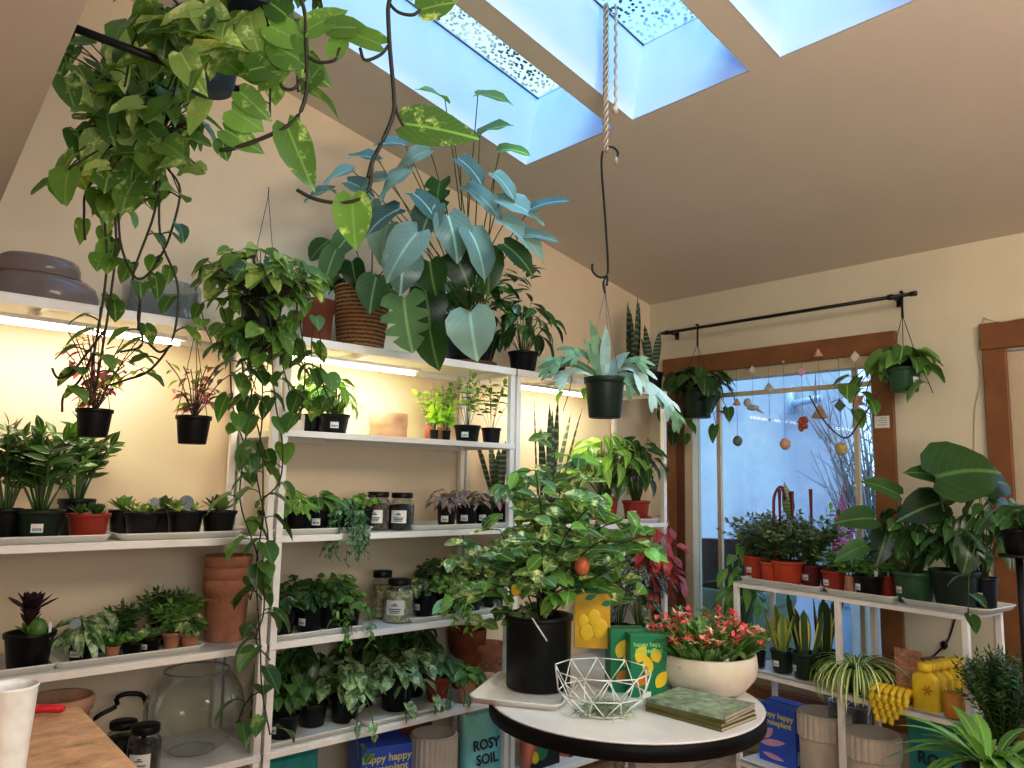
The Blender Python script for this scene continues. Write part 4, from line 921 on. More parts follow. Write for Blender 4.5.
# H1 slate blue pot
t,P,s,r,h=hung(212,42,1.62,60,50,'bluepot','marbled pothos in a slate blue pot hanging at the upper left','hanging_pothos','hanging plant')
hangwires(t,r,h,(0,0,h+.55));sticker(t,r*.9,h*.35,.03,.026,towards(P)+.35);sticker(t,r*.9,h*.3,.02,.03,towards(P)+.9)
F_,S_=MB(),MB();o=V((0,0,h*.88))
dome(F_,S_,o,.17,.17,44,.085,.062,'heart',.6,sr=.0022)
for k in range(34):
    A=hd(212+U(-50,45),U(8,62),1.62-U(.08,.2))-P;leaf(F_,A,X*U(-.9,.9)+Z*U(-1.1,.2)+Tn*.3,Tn*.7+Z*.5+X*U(-.4,.4),U(.06,.1),U(.045,.07),'heart',.8,.25,wav=.05,mi=rnd.choice([0,1]))
for dx,dy,dz,l in [(-.16,0,.05,.12),(-.10,.05,.08,.1),(.12,0,.02,.16),(.17,-.03,.04,.12)]:
    e=RT*dx+V((0,0,dz-.02));vine(F_,S_,[o,o+e*.6+V((0,0,.05)),o+e,o+e*1.1+V((0,0,-l))],.085,.062,.035,'heart',.0024)
F_.obj('foliage',[LM['pothos'],LM['pothosy']],t);S_.obj('stem',M['stemd'],t)
# H2 dark pot right at the top edge
t,P,s,r,h=hung(258,-28,1.5,68,46,'navy','marbled pothos in a dark pot hanging at the top photo edge with two long vines','hanging_pothos','hanging plant')
hangwires(t,r,h,(0,0,h+.5))
F_,S_=MB(),MB();o=V((0,0,h*.88))
dome(F_,S_,o,.15,.12,26,.085,.06,'heart',.7,sr=.0022)
def L3(px,py,d=1.45): return hd(px,py,d)-P
def vline(pts,r0=.0038): S_.tube(smooth(pts,5),r0,6)
vline([o,L3(285,-20,1.42),L3(303,5),L3(306,40),L3(307,70),L3(306,95),L3(295,120),L3(270,135),L3(235,148),L3(220,150)])
vline([o,L3(330,-40,1.42),L3(388,-20),L3(388,10),L3(390,50),L3(394,95),L3(393,115),L3(383,140),L3(373,160),L3(368,178)],.004)
vline([L3(372,162),L3(370,185),L3(362,198),L3(340,203),L3(315,199),L3(297,190)],.0036)
vline([L3(393,96),L3(398,115),L3(404,127)],.003);vline([L3(389,45),L3(380,55),L3(365,60),L3(360,48)],.003);vline([L3(388,2),L3(398,12),L3(412,15),L3(421,10)],.003)
vline([L3(306,55),L3(318,62),L3(335,60),L3(340,48)],.003);vline([L3(306,70),L3(295,88),L3(283,88),L3(280,80)],.003)
def pl(px,py,tipx,tipy,W,d=1.45,t_='heart',tilt=.15,bend=.35,c=None,fold=.15):
    A=L3(px,py,d);B=L3(tipx,tipy,d);Ln=(B-A).length
    leaf(F_,A,B-A,(Tn*(1-tilt)+Z*tilt).normalized(),Ln*1.05,W*d/F,t_,bend,fold,c=c,wav=.02)
for q in [(406,124,478,132,44),(287,126,312,188,36),(352,197,354,248,40),(421,10,455,-2,34),(380,44,330,22,24),(335,55,345,22,22),(300,60,262,36,40),(307,30,345,5,30),(278,72,236,70,34),(285,62,255,88,30),
   (300,62,330,84,28),(318,70,300,92,24),(330,28,368,24,26),(270,26,310,45,34),(286,15,262,-5,30),(250,70,285,60,34),(232,110,262,128,36),(225,130,262,150,26),(240,92,270,118,26),(222,140,226,160,20)]: pl(*q)
F_.obj('foliage',LM['pothos'],t);S_.obj('stem',M['stemd'],t)
# H3 pot on the rod with the long trailing vines
t,P,s,r,h=hung(155,137,1.9,26,26,'bluepot','pothos in small blue-green pot hung from the rod with very long trailing vines','hanging_pothos','hanging plant')
hangwires(t,r,h,(0,0,max(.05,2.27-P.z-.03)));
m=MB();an=towards(P);m.box((-.012,-.001,-.02),(.012,.001,.028));o_=m.obj('red_tag',M['red'],t);o_.location=(math.cos(an)*(r+.008),math.sin(an)*(r+.008),h+.02);o_.rotation_euler=(0,0,an+PI/2)
F_,S_=MB(),MB();o=V((0,0,h*.88))
dome(F_,S_,o,.14,.16,46,.085,.06,'heart',.7,sr=.002)
for k in range(125):
    px=rnd.gauss(132,36);py=U(30,205);px=max(62,min(222,px));A=hd(px,py,1.85+U(-.14,.12))-P
    a=U(-.6,.6);leaf(F_,A,X*U(-.9,.9)+Z*U(-1.1,.15)+Tn*.3,(Tn*.6+Z*.6+X*U(-.4,.4)),U(.06,.105),U(.045,.075),'heart',.8,.25,wav=.05,mi=rnd.choice([0,0,0,1]))
    S_.tube(curve(o,A,.06,6,X*U(-.05,.05)),.0018,4)
def q3(px,py,d=1.9): return hd(px,py,d)-P
for pts in ([(140,150),(112,170),(105,215),(107,260),(103,300),(97,335),(92,370),(90,405)],[(150,160),(118,200),(116,250),(110,300),(103,345),(95,390)],[(155,165),(155,210),(133,275),(140,300),(138,330)],
    [(160,165),(160,235),(175,275),(178,300),(172,340),(150,370),(125,380),(110,385)],[(150,160),(122,180),(120,240),(136,278),(152,270),(160,255)],[(165,165),(180,190),(170,235),(158,262)],
    [(138,150),(90,185),(84,215),(85,240)],[(140,300),(138,320),(142,345),(120,352)],[(105,330),(88,352),(72,372),(58,378),(52,368)],[(95,350),(80,380),(64,395),(62,412)],[(172,345),(160,352),(150,345)]):
    vine(F_,S_,[o if False else q3(*pts[0],1.88)]+[q3(a_,b_) for a_,b_ in pts[1:]],.066,.048,.07,'heart',.0030,pet=.45,hang=.7)
F_.obj('foliage',[LM['pothos'],LM['pothosy']],t);S_.obj('stem',M['stemd'],t)
# pink tradescantias hanging from the left top shelf
def trad(px,py,w,h,label,S,T):
    s0=2.75;q=hd(px,py,s0);dd=s0
    for _ in range(3): dd*= (SY-.12)/hd(px,py,dd).y
    t,P,s,r,h_=hung(px,py,dd,w,h,'black',label,'hanging_tradescantia','hanging plant','pink tradescantias hanging in front of the left shelves')
    hangwires(t,r,h_,(0,.04,LV['top']-.02-P.z-.03),rr=.001)
    F_,S_=MB(),MB();o=V((0,0,h_*.88))
    for k in range(20):
        a=U(0,2*PI);q=U(.3,1);e=o+RT*math.cos(a)*S*s*q+V((0,0,T*s*U(.35,1)))+Tn*U(-.05,.05)
        vine(F_,S_,[o,o+(e-o)*.5+V((0,0,.03)),e],.05,.02,.028,'lance',.0016,pet=.1,hang=.1,mi=rnd.choice([0,0,1,2]))
    F_.obj('foliage',[LM['pinkish'],LM['purple'],LM['lime']],t);S_.obj('stem',M['stemb'],t);return t
trad(95,409,34,28,'pink and purple tradescantia in a black pot hanging at the left among long vines',62,92)
trad(194,416,34,28,'smaller tradescantia in a black pot hanging beside the left white post',44,62)
# neon pothos hanging in front of the middle post with a long cascade
d0=2.75
for _ in range(3): d0*=(SY-.20)/hd(262,300,d0).y
t,P,s,r,h=hung(262,300,d0,43,32,'black','bushy pothos in a black hanging pot with a leafy cascade down the white post','hanging_pothos','hanging plant')
hangwires(t,r,h,(0,0,h+.36),n=2,rr=.001);F_,S_=MB(),MB();o=V((0,0,h*.88))
dome(F_,S_,o,66*s,56*s,75,.08,.056,'heart',.6,sr=.0018)
dome(F_,S_,o,64*s,58*s,75,.075,.05,'heart',.5,sr=.0018,mi=2)
dome(F_,S_,o+V((0,0,-.16)),50*s,30*s,46,.08,.055,'heart',1.0,sr=.0015)
def q4(px,py,d=0): return hd(px,py,d0-.06+d)-P
for k in range(10):
    x0=245+rnd.choice([-38,-22,-10,0,10,22,34,50,66,78]);L_=U(60,120) if x0>225 else U(40,80)
    vine(F_,S_,[o,q4(x0,300),q4(x0+U(-6,6),300+L_*.5),q4(x0+U(-12,12),300+L_)],.075,.052,.042,'heart',.0018)
for pts in ([(250,330),(252,400),(262,450),(262,520),(256,570),(260,640),(262,690),(270,735)],[(262,330),(262,420),(256,470),(268,540),(252,580),(262,600)],[(240,330),(246,430),(240,500),(258,560),(250,600)],[(270,330),(275,400),(282,440),(280,480),(262,500)],
    [(300,320),(305,370),(300,420)],[(320,330),(322,380),(335,410)],[(230,320),(232,400),(246,450)],[(262,560),(264,610),(256,640),(270,660)],[(262,690),(248,700),(238,722),(240,735)]):
    vine(F_,S_,[q4(a_,b_) for a_,b_ in pts],.095,.07,.062,'heart',.0024,pet=.35,n=6,mi=1)
F_.obj('foliage',[LM['pothos'],LM['pothosd'],LM['pothosy']],t);S_.obj('stem',M['stemd'],t)
# long macrame rope from the skylight, black hook, staghorn fern
xr,yr=2.10,1.83
zt=cz(xr)+.33
def zat(py): 
    z=2.5
    for _ in range(20): z+= (proj((xr,yr,z))[1]-py)/F*2.8
    return z
z1=zat(152);z2=zat(272);zp=zat(378)
m=MB()
for k in range(3):
    m.tube([(xr+.007*math.cos(k*2.1+i*.55),yr+.007*math.sin(k*2.1+i*.55),z1+(zt-z1)*i/80) for i in range(81)],.0055,5)
z3=zat(108)
m.tube([(xr+.028+.003*math.cos(i),yr-.024+.003*math.sin(i),z3+(zt-z3)*i/60) for i in range(61)],.0055,5)
m.blob((xr+.027,yr-.023,z3-.01),.012,.012,.018)
tag(m.obj('hanging_rope',M['rope']),'doubled twisted cotton rope hanging down from the skylight','rope')
hk=thing('long_hook','long thin black metal hook hanging from the cotton rope','hook',(xr,yr,z2))
m=MB();H=z1-z2
m.tube(smooth([(.03,-.026,H-.03),(.035,-.03,H+.0),(.018,-.016,H+.02),(-.004,.004,H+.012),(-.012,.01,H-.05),(-.004,0,H*.5),(.008,-.006,.04),(.004,-.004,-.012),(-.016,.014,-.02),(-.034,.03,.0),(-.036,.032,.03)],5),.0042,7)
m.obj('metal_hook',M['blackm'],hk);m=MB();m.tube([(.03,-.026,H-.05),(.03,-.026,H-.02)],.006,7);m.obj('rubber_tip',M['rope'],hk)
dS=proj((xr,yr,zp))[2];s=dS/F
h=40*s;r=20.5*s;P=V((xr,yr,zp-h))
t=thing('hanging_staghorn_fern','staghorn fern in a dark green pot hanging from the long black hook','hanging fern',P)
pot(t,r,h,M['dgreen']);hangwires(t,r,h,(0,0,z2-P.z-.075),n=3,rr=.0014,mat='tin')
m=MB();m.tube(smooth([(.01,0,z2-P.z-.05),(.012,0,z2-P.z-.015),(0,0,z2-P.z-.022),(-.01,0,z2-P.z-.05),(0,0,z2-P.z-.08)],4),.004,6);m.obj('hook_clip',M['blackm'],t)
F_,S_=MB(),MB();o=V((0,0,h*.88))
def strapp(px,py,W,up,mi,fork=True,l0=0.0):
    tip=hd(px,py,dS-.05)-P;mid=(o+tip)/2+V((0,0,up));pts=curve(o,tip,0,6);pts=[(o*(1-t_)**2+mid*(2*t_*(1-t_))+tip*t_*t_) for t_ in [i/7 for i in range(8)]]
    rows=[];n=len(pts)
    for i,p in enumerate(pts):
        dd=(pts[min(i+1,n-1)]-pts[max(i-1,0)]).normalized();nn=(Z*.6+Tn*.7);sd=dd.cross(nn).normalized();f=i/(n-1);w=W*(.2+.7*f)*.42 if fork else W*.5*max(.02,math.sin(PI*min(1,.12+.88*f)))
        rows.append([p-sd*w+Z*.1*w,p,p+sd*w+Z*.1*w])
    b=len(F_.v)
    for q in rows: F_.v+=[tuple(v) for v in q]
    for i in range(n-1):
        for j in range(2): F_.face((b+i*3+j,b+i*3+j+1,b+i*3+j+4,b+i*3+j+3),None,U(.3,.8),mi)
    if fork:
        dd=(pts[-1]-pts[-2]).normalized();sd=dd.cross(Z*.6+Tn*.7).normalized()
        for k in(-1,-.3,.4,1): leaf(F_,pts[-1]+sd*W*.3*k-dd*.01,dd+sd*k*.55+Z*-.2,Z*.6+Tn*.7,W*U(.8,1.4),W*.36,'strap',.6,0,mi=mi)
for q in [(590,320,.05,.02,0,0),(606,325,.04,.02,1,0),(583,338,.05,.02,0,0),(555,362,.06,.06,0,1),(562,375,.05,.05,1,1),(575,352,.06,.06,0,1),(545,368,.04,.07,0,1),(640,372,.06,.07,1,1),(655,395,.055,.1,1,1),(670,405,.05,.11,1,1),(678,420,.05,.12,0,1),(630,352,.05,.03,1,0),(640,360,.05,.05,0,1),(632,385,.05,.05,0,1)]: strapp(*q[:5],fork=bool(q[5]))
F_.obj('foliage',[LM['stag'],LM['stagl']],t)
# curtain-like black rod over the window with two hanging pots
p0=hx(651,336,XW-.11);p1=hx(910,293,XW-.11);zr=(p0.z+p1.z)/2
t=thing('window_rod','long black rod above the window on two brackets','rod',(XW-.11,(p0.y+p1.y)/2,zr));hl=(p0.y-p1.y)/2
m=MB();m.tube([(0,-hl,0),(0,hl-.08,0)],.009,10);m.obj('rod',M['blackm'],t)
for y in(-hl+.09,hl-.12):
    m=MB();m.tube([(.105,y,0),(0,y,0)],.006,8);m.box((.1,y-.012,-.03),(.11,y+.012,.03));m.tube([(-.0,y-.012,0),(0,y+.012,0)],.014,8);m.obj('bracket',M['blackm'],t)
for y in(-hl,): m=MB();m.tube([(0,y-.03,0),(0,y,0)],.012,10);m.obj('end_cap',M['blackm'],t)
def wplant(px,py,w,h,mat,label,leafk,S,dn):
    dd=4.0
    for _ in range(4): dd*=(XW-.13)/hd(px,py,dd).x
    t,P,s,r,h_=hung(px,py,dd,w,h,mat,label,'hanging_philodendron','hanging plant')
    m=MB();tp=zr-P.z
    for k in range(3):
        a=.4+2*PI*k/3;m.tube([(r*math.cos(a),r*math.sin(a),h_*.97),(.01,0,tp-.10)],.0016,4)
    m.tube(smooth([(.01,0,tp-.11),(.012,.0,tp-.03),(.02,0,tp+.01),(.01,0,tp+.016),(.0,0,tp+.012)],4),.006,6);m.obj('plastic_hanger',M['black'],t)
    F_,S_=MB(),MB();o=V((0,0,h_*.88));dome(F_,S_,o,S*s,26*s,40,.12,.085,'heart',.7,sr=.002)
    for a_,l in dn: vine(F_,S_,[o,o+V((-.03,a_*.5,.05)),o+V((-.07,a_,-l*.4)),o+V((-.05,a_*1.15,-l))],.11,.08,.07,'heart',.002)
    F_.obj('foliage',LM[leafk],t);S_.obj('stem',M['stemd'],t)
    return t,P,r,h_
wplant(697,388,34,30,'dgreen','dark leafy philodendron hanging at the left end of the window rod','deep',34,[(.12,.28),(.05,.3),(-.14,.22),(-.2,.12),(.18,.2),(0,.18)])
t,P,r,h_=wplant(904,368,32,24,'green','leafy philodendron in green pot hanging at the right end of the window rod','mid',32,[(.14,.16),(.2,.26),(-.12,.12),(.22,.1)])
sticker(t,r*.9,h_*.3,.035,.03,towards(P)+.8)
o=V((0,0,h_*.8));m=MB()
m.tube(smooth([o,hd(890,385,4.0)-P if False else o+V((-.03,.10,-.08)),o+V((-.03,.2,-.22)),o+V((-.02,.28,-.30)),o+V((-.02,.38,-.22)),o+V((-.02,.46,-.08))],5),.004,5);m.obj('bare_runner',M['stemb'],t)
# wind charms in the window
def charm(t,kind,y,z,size,mat):
    m=MB();q=(0,0,z)
    if kind=='ball': m.blob(q,size,size,size*1.1,14,10)
    elif kind=='tag': m.grid([[(-.004,-size,z),(-.004,0,z+size*1.2),(-.004,size,z),(-.004,0,z-size)],[(.004,-size,z),(.004,0,z+size*1.2),(.004,size,z),(.004,0,z-size)]],True,cap0=True,cap1=True,sm=False)
    elif kind=='cone': m.lathe([(size,z-size*.9),(size*1.05,z-size*.7),(size*.7,z-size*.1),(size*.45,z+size*.4),(size*.12,z+size),(0,z+size*1.1)],12,rib=.08,ribn=6)
    elif kind=='star':
        a=[(size*(1 if k%2==0 else .55)*math.cos(k*PI/5),size*(1 if k%2==0 else .55)*math.sin(k*PI/5)) for k in range(10)]
        m.grid([[(-.006,x,z+w) for x,w in a],[(.006,x,z+w) for x,w in a]],True,cap0=True,cap1=True,sm=False);m.blob(q,.01,size*.5,size*.5,8,6)
    elif kind=='coral':
        for k in range(9): m.blob((U(-.01,.01),U(-1,1)*size*.5,z+U(-1,1)*size*.8),size*.38,size*.4,size*.4,8,6)
    elif kind=='bird':
        m.blob((0,size*.5,z+size*.45),size*.25,size*.32,size*.36,10,8);m.grid([[(-.008,size*.5+.02,z+size*.5),(-.008,size*.3,z+size*.6)],[(-.004,-.0,z-.01),(-.004,.015,z+.03)],[(0,-size*1.0,z-size*.55),(0,-size*.8,z-size*.35)]])
        m.blob((0,-.0,z),.014,size*.55,size*.22,10,6)
    return m
CH=[(736,[(402,'cone',.02,'terral'),(441,'ball',.027,'dchm')],'hanging shell charm with a grey-green ball, leftmost in the window'),
(752,[(370,'tag',.02,'bowl'),(408,'bird',.07,'chm')],'hanging charm of a grey and white bird with a white shell tag'),
(768,[(388,'tag',.026,'chm'),(420,'tag',.008,'chm')],'hanging charm with a single pale diamond, between bird and peach shell'),
(783,[(362,'tag',.008,'chm'),(444,'ball',.029,'pchm')],'hanging charm ending in a peach scalloped shell'),
(801,[(372,'star',.024,'pinkish_art'),(424,'coral',.038,'rchm')],'hanging charm of red-orange coral below a pink star'),
(818,[(353,'cone',.022,'pchm'),(412,'cone',.036,'pchm')],'hanging charm with a large pink ridged cone shell'),
(838,[(406,'tag',.03,'dchm'),(449,'ball',.031,'gchm')],'hanging charm of a dark diamond over a round golden shell'),
(855,[(357,'tag',.026,'bowl'),(401,'star',.044,'pchm')],'hanging charm of a peach starfish, rightmost in the window')]
M['chm']=simple('grey_white_shell',(186,188,186),.5,0,.3,60);M['dchm']=simple('grey_green_stone',(104,116,100),.5,0,.4,60);M['pchm']=simple('peach_shell',(216,172,146),.6,0,.25,50,.4);M['rchm']=simple('coral_red',(190,92,62),.6,0,.3,60);M['gchm']=simple('golden_shell',(196,176,112),.5,0,.3,50)
xc=XW-.05
for px,its,lb in CH:
    top=hx(px,350,xc);zt_=2.088;t=thing('window_charm',lb,'charm',(xc,top.y,zt_),'charms hanging across the window');zs=[hx(px,it[0],xc).z-zt_ for it in its]
    m=MB();m.tube([(0,0,0),(0,0,min(zs)+.02)],.0011,4);m.tube([(.05,0,.001),(0,0,.001)],.0015,4);m.obj('string',M['tin'],t)
    for it,z in zip(its,zs): charm(t,it[1],0,z,it[2],it[3]).obj('charm',M[it[3]],t)
q=hx(882,422,XW-.024);m=MB().box((-.002,-.036,-.03),(0,.036,.03));o_=m.obj('notice_card',M['sticker']);o_.location=q;tag(o_,'small white card stuck on the right wooden window trim','card')
m=MB()
for i in range(4): m.box((-.0026,-.024,.018-i*.011),(-.002,-.024+.03+.01*(i%2),.020-i*.011))
m.obj('printed_line',M['tin'],o_)
m=MB();pts=[hx(984,318,XW-.006),hx(978,350,XW-.006),hx(981,380,XW-.006),hx(975,410,XW-.006),hx(974,450,XW-.006),hx(970,480,XW-.006),hx(968,640,XW-.006)];m.tube(smooth(pts,4),.0022,5);m.tube(smooth([hx(984,318,XW-.006),hx(1000,322,XW-.031),hx(1024,318,XW-.031),hx(1060,316,XW-.031)],4),.0022,5)
tag(m.obj('wall_wire',M['cream']),'thin cream wire running down the wall beside the door trim','wire')
# ============================================================ round table
TZ=.72;TC=V((2.055,1.70,0))
L_=hz(484,690,TZ);Rr=hz(762,700,TZ)
TR=.445
t=thing('round_table','round white-topped table with a thick black edge and chrome pedestal','table',TC)
m=MB();m.lathe([(0,TZ-.006),(TR-.004,TZ-.006),(TR-.002,TZ-.001),(TR-.008,TZ),(0,TZ)],72);m.obj('tabletop',simple('white_laminate',(240,237,232),.3,0,.05,5),t)
m=MB();m.lathe([(0,TZ-.052),(TR-.004,TZ-.052),(TR,TZ-.048),(TR,TZ-.009),(TR-.004,TZ-.0065),(0,TZ-.0065)],72);m.obj('edge_band',simple('black_edge',(7,6,7),.5,spec=.2),t)
m=MB();m.lathe([(.04,.03),(.037,.05),(.037,TZ-.08),(.12,TZ-.055),(0,TZ-.0525)],28);m.obj('pedestal',M['chrome'],t)
m=MB();m.lathe([(0,0),(.26,0),(.265,.006),(.2,.02),(.05,.035),(0,.035)],40);m.obj('base',M['chrome'],t)
def onT(px,py): p=hz(px,py,TZ);return p
p=onT(530,693);tr=tray(p.x-.01,p.y+.0,TZ,.36,.30,.55,'white plastic tray under the big black pot on the round table')
P=onT(538,688)+V((0,0,.007));s=proj(P)[2]/F;pr=33*s;ph=70*s
t=thing('lemon_tree','variegated lemon tree in a big black nursery pot on the round table','lemon tree',P)
pot(t,pr,ph,M['black'],'straight');m=MB();m.lathe([(pr,ph*.93),(pr*1.05,ph*.935),(pr*1.05,ph),(pr*.97,ph),(pr*.95,ph*.95)],36);m.obj('pot_rim',M['black'],t)
F_,S_=MB(),MB();o=V((0,0,ph*.85));dT=proj(P)[2]
def q5(px,py,dd=0): return hd(px,py,dT+dd)-P
forks=[]
trunk=[o,q5(545,600),q5(548,570)]
S_.tube(smooth(trunk,4),.008,7,r1=.006)
ends=[(470,560,.1),(490,590,-.05),(500,530,0),(455,600,.0),(520,490,.05),(535,470,-.05),(555,450,.1),(575,490,.05),(590,460,.1),(600,500,-.1),(622,520,0),(648,535,.05),(660,555,0),(630,560,-.1),(610,560,.1),(570,530,-.15),(540,540,-.2),(515,560,-.15),(585,545,.15),(560,510,.2),(520,580,.15),(600,590,-.05),(500,620,.05),(640,600,.05),(575,600,-.1),(480,545,.12),(530,515,.2),(605,540,-.2),(545,575,-.2)]
for px,py,dd in ends:
    st=trunk[rnd.choice([0,1,2])];e=q5(px,py,dd);pts=curve(st,e,.06,8,(U(-.03,.03),U(-.03,.03),0));S_.tube(pts,.0035,5,r1=.0016)
    for k in range(10):
        f=.35+.65*k/9;j=f*8;ii=min(7,int(j));p=pts[ii].lerp(pts[ii+1],j-ii);a=k*2.4+U(-.5,.5);sd=V((math.cos(a),math.sin(a),U(-.2,.6)))
        leaf(F_,p+sd*.012,sd,V((U(-.6,.2),U(-.9,-.1),.8)),U(.065,.105),U(.036,.056),'oval',.5,.25,mi=rnd.choice([0,0,1,0,2]))
        if k%3==0:
            p2=p+sd*.06;S_.tube([p,p2],.0014,4);
            for z in range(3): leaf(F_,p2,V((U(-1,1),U(-1,1),U(-.6,.6))),Z+Tn,U(.055,.09),U(.034,.05),'oval',.5,.3,mi=rnd.choice([0,1]))
F_.obj('foliage',[LM['vary'],LM['mid'],LM['teal']],t);S_.obj('stem',M['stemd'],t)
m=MB();m.tube([q5(532,618,-pr-.0),q5(547,641,-pr*1.1)],.003,4);m.obj('plant_tag',M['sticker'],t)
m=MB();m.blob(tuple(q5(582,566,-.1)),.026,.026,.03,14,10);m.obj('lemon_fruit',simple('blushing_lemon',(206,110,70),.4,0,.2,12),t)
m=MB();m.blob(tuple(q5(516,590,-.1)),.018,.018,.02,12,8);m.obj('lemon_fruit',M['yellow'],t)
# hanging lemon picture card
q=q5(592,648,.03)+P;t=thing('lemon_bag','yellow card bag printed with lemons hanging from the lemon tree','card bag',(q.x,q.y,q.z),rz=math.atan2(FW.y,FW.x)-PI/2-.1)
hh=hd(590,592,proj(q)[2]).z-q.z;ww=36*proj(q)[2]/F
m=MB();m.box((-ww/2,-.012,0),(ww/2,.012,hh));bev(m.obj('card_body',simple('lemon_yellow_card',(216,176,38),.5,0,.14,18),t),.003)
for (bx,bz,rr) in ((-.15,.28,.2),(.2,.36,.24),(.05,.55,.2),(-.25,.48,.16)):
    m=MB();m.blob((bx*ww,-.0125,bz*hh+.0),rr*ww,.002,rr*ww*1.15,14,8);m.obj('printed_lemon',M['yellow'],t)
m=MB();
for bx,bz,a_ in ((-.2,.6,.4),(.2,.7,2.4),(-.1,.75,1.2),(.25,.52,.2)): leaf(m,(bx*ww,-.0135,bz*hh+.05),(math.cos(a_),0,math.sin(a_)),(0,-1,0),.045,.02,'lance',0,0)
m.obj('printed_leaf',M['greenbox'],t)
m=MB();m.box((-ww/2,-.0125,hh*.97),(ww/2,.0125,hh*1.03));m.obj('top_strip',M['greenbox'],t);m=MB();m.tube([(0,0,hh),(-.02,.0,hh+.07)],.0012,4);m.obj('string',M['tin'],t)
# green cartons
for i,(px,py,rz,lb,fr_) in enumerate([(632,694,-.62,'green carton with yellow flower print, left of the pair on the round table',[]),(652,699,-.62,'green carton with pale lettering, right of the pair beside the white planter',['happy happy','houseplant'])]):
    p=onT(px,py)+V((.03,.05,0));s=proj(p)[2]/F
    c=carton((p.x,p.y,TZ),38*s,24*s,60*s,'greenbox',rz,lb,fr_,.021,'palegreen',art=[(-.3,.55,.5,.32,1.2,'yellow'),(0,.35,.5,.3,1.7,'yellow'),(.2,.15,.5,.3,1.0,'yellow'),(-.35,.2,.4,.25,.6,'orangecup'),(.25,.55,.4,.3,1.9,'yellow')])
# wire bowl
P=onT(602,712);s=proj(P)[2]/F;t=thing('wire_bowl','geometric white wire bowl holding small air plants on the round table','bowl',P,rz=.2)
def ring(r,z,n,ph_=0): return [V((r*math.cos(2*PI*(k+ph_)/n),r*math.sin(2*PI*(k+ph_)/n),z)) for k in range(n)]
R0,R1,R2=ring(49*s,.128,10),ring(44*s,.062,10,.5),ring(27*s,.006,10,0)
m=MB();rr=.0022
for k in range(10):
    for a_,b_ in((R0[k],R0[(k+1)%10]),(R1[k],R1[(k+1)%10]),(R2[k],R2[(k+1)%10]),(R0[k],R1[k]),(R0[(k+1)%10],R1[k]),(R1[k],R2[k]),(R1[k],R2[(k+1)%10]),(R2[k],V((0,0,.004)))): m.tube([a_,b_],rr,5)
m.obj('wire_frame',M['white'],t)
for i,(x,y,lb) in enumerate([(-.045,.0,'grey-green air plant at the left inside the wire bowl'),(.02,.03,'grey-green air plant at the back inside the wire bowl'),(.05,-.02,'grey-green air plant at the right inside the wire bowl'),(0,-.04,'grey-green air plant at the front inside the wire bowl')]):
    f=MB();arches(f,(0,0,.004),.03,.05,40,.085,.006,'grass',1.4,up=1.4);f.blob((0,0,.008),.008,.008,.008,8,6);o_=f.obj('air_plant',LM['grey']);o_.location=P+V((x,y,.006));tag(o_,lb,'air plant','air plants in the wire bowl')
p=onT(647,709);m=MB();a_=towards(p);m.box((-.013,-.0008,0),(.013,.0008,.052),M4=Matrix.Rotation(-.1,4,'X'));o_=m.obj('price_tag',M['sticker']);o_.location=(p.x,p.y,TZ+.0);o_.rotation_euler=(0,0,a_+PI/2);tag(o_,'small white price tag leaning on the wire bowl','tag')
# white planter with red christmas cactus
P=onT(712,697);P=P+V((.045,.055,0));s=proj(P)[2]/F
t=thing('flowering_planter','wide cream bowl planter full of red flowering christmas cactus on the table','planter',P)
pr,ph=50*s,39*s;pot(t,pr,ph,M['bowl'],'bowl');F_,S_=MB(),MB();o=V((0,0,ph*.82))
for k in range(230):
    a=U(0,2*PI);q=math.sqrt(U(0,1));d=V((math.cos(a),math.sin(a),0));b0=o+d*pr*.75*q;L2=U(.11,.17)*(1.15-.4*q)
    dr_=Z*1.0+d*(.2+.75*q)
    leaf(F_,b0,dr_,-d+V((U(-.3,.3),U(-.3,.3),.2)),L2,.026,'strap',.25,.3,mi=0)
    tip=b0+dr_.normalized()*L2*.97
    mi_=rnd.choice([1,1,2,3,0,0])
    if q>.75 and mi_==1: mi_=0
    for z in range(6): leaf(F_,tip,V((U(-1,1),U(-1,1),U(0,1.2))),Z,U(.018,.032),.011,'lance',.5,.2,mi=mi_)
dome(F_,None,o,pr*.95,.06,40,.05,.03,'oval',.5,mi=0)
F_.obj('foliage',[LM['mid'],LM['flower'],LM['palepink'],LM['flower']],t)
a_=towards(P);planttag(t,(math.cos(a_)*pr*.8-math.sin(a_)*.06,math.sin(a_)*pr*.8+math.cos(a_)*.06,ph*.9),.06,.036,a_)
# catalogue stack
P=onT(702,714);P=P+V((-.01,.0,0))
M['cover']=simple('leafy_photo_cover',(150,168,140),.35,0,.6,35);M['spine']=simple('olive_cover',(108,104,52),.5,0,.15,20);M['paper']=simple('paper_edge',(196,184,164),.7,0,.06,60)
ax_=math.atan2(*( (onT(745,712)-onT(652,690)).yx ))
for i,(lb,th) in enumerate([('olive-covered plant catalogue at the bottom of the stack on the table',.010),('olive-covered plant catalogue second from the bottom of the stack',.010),('olive-covered plant catalogue second from the top of the stack',.010),('plant catalogue with a leafy photo cover, topmost of the stack',.010)]):
    t=thing('catalogue',lb,'catalogue',(P.x+U(-.004,.004),P.y+U(-.004,.004),TZ+sum([.010,.010,.010,.010][:i])+.0003*i),'plant catalogues on the round table',ax_+U(-.05,.05))
    MB().box((-.13,-.097,.001),(.13,.097,th-.001)).obj('pages',M['paper'],t);m=MB();m.box((-.132,-.1,0),(.132,.1,.0012)).box((-.132,-.1,th-.0014),(.132,.1,th)).box((-.132,-.1005,0),(.132,-.099,th));m.obj('cover',M['cover'] if i==3 else M['spine'],t)
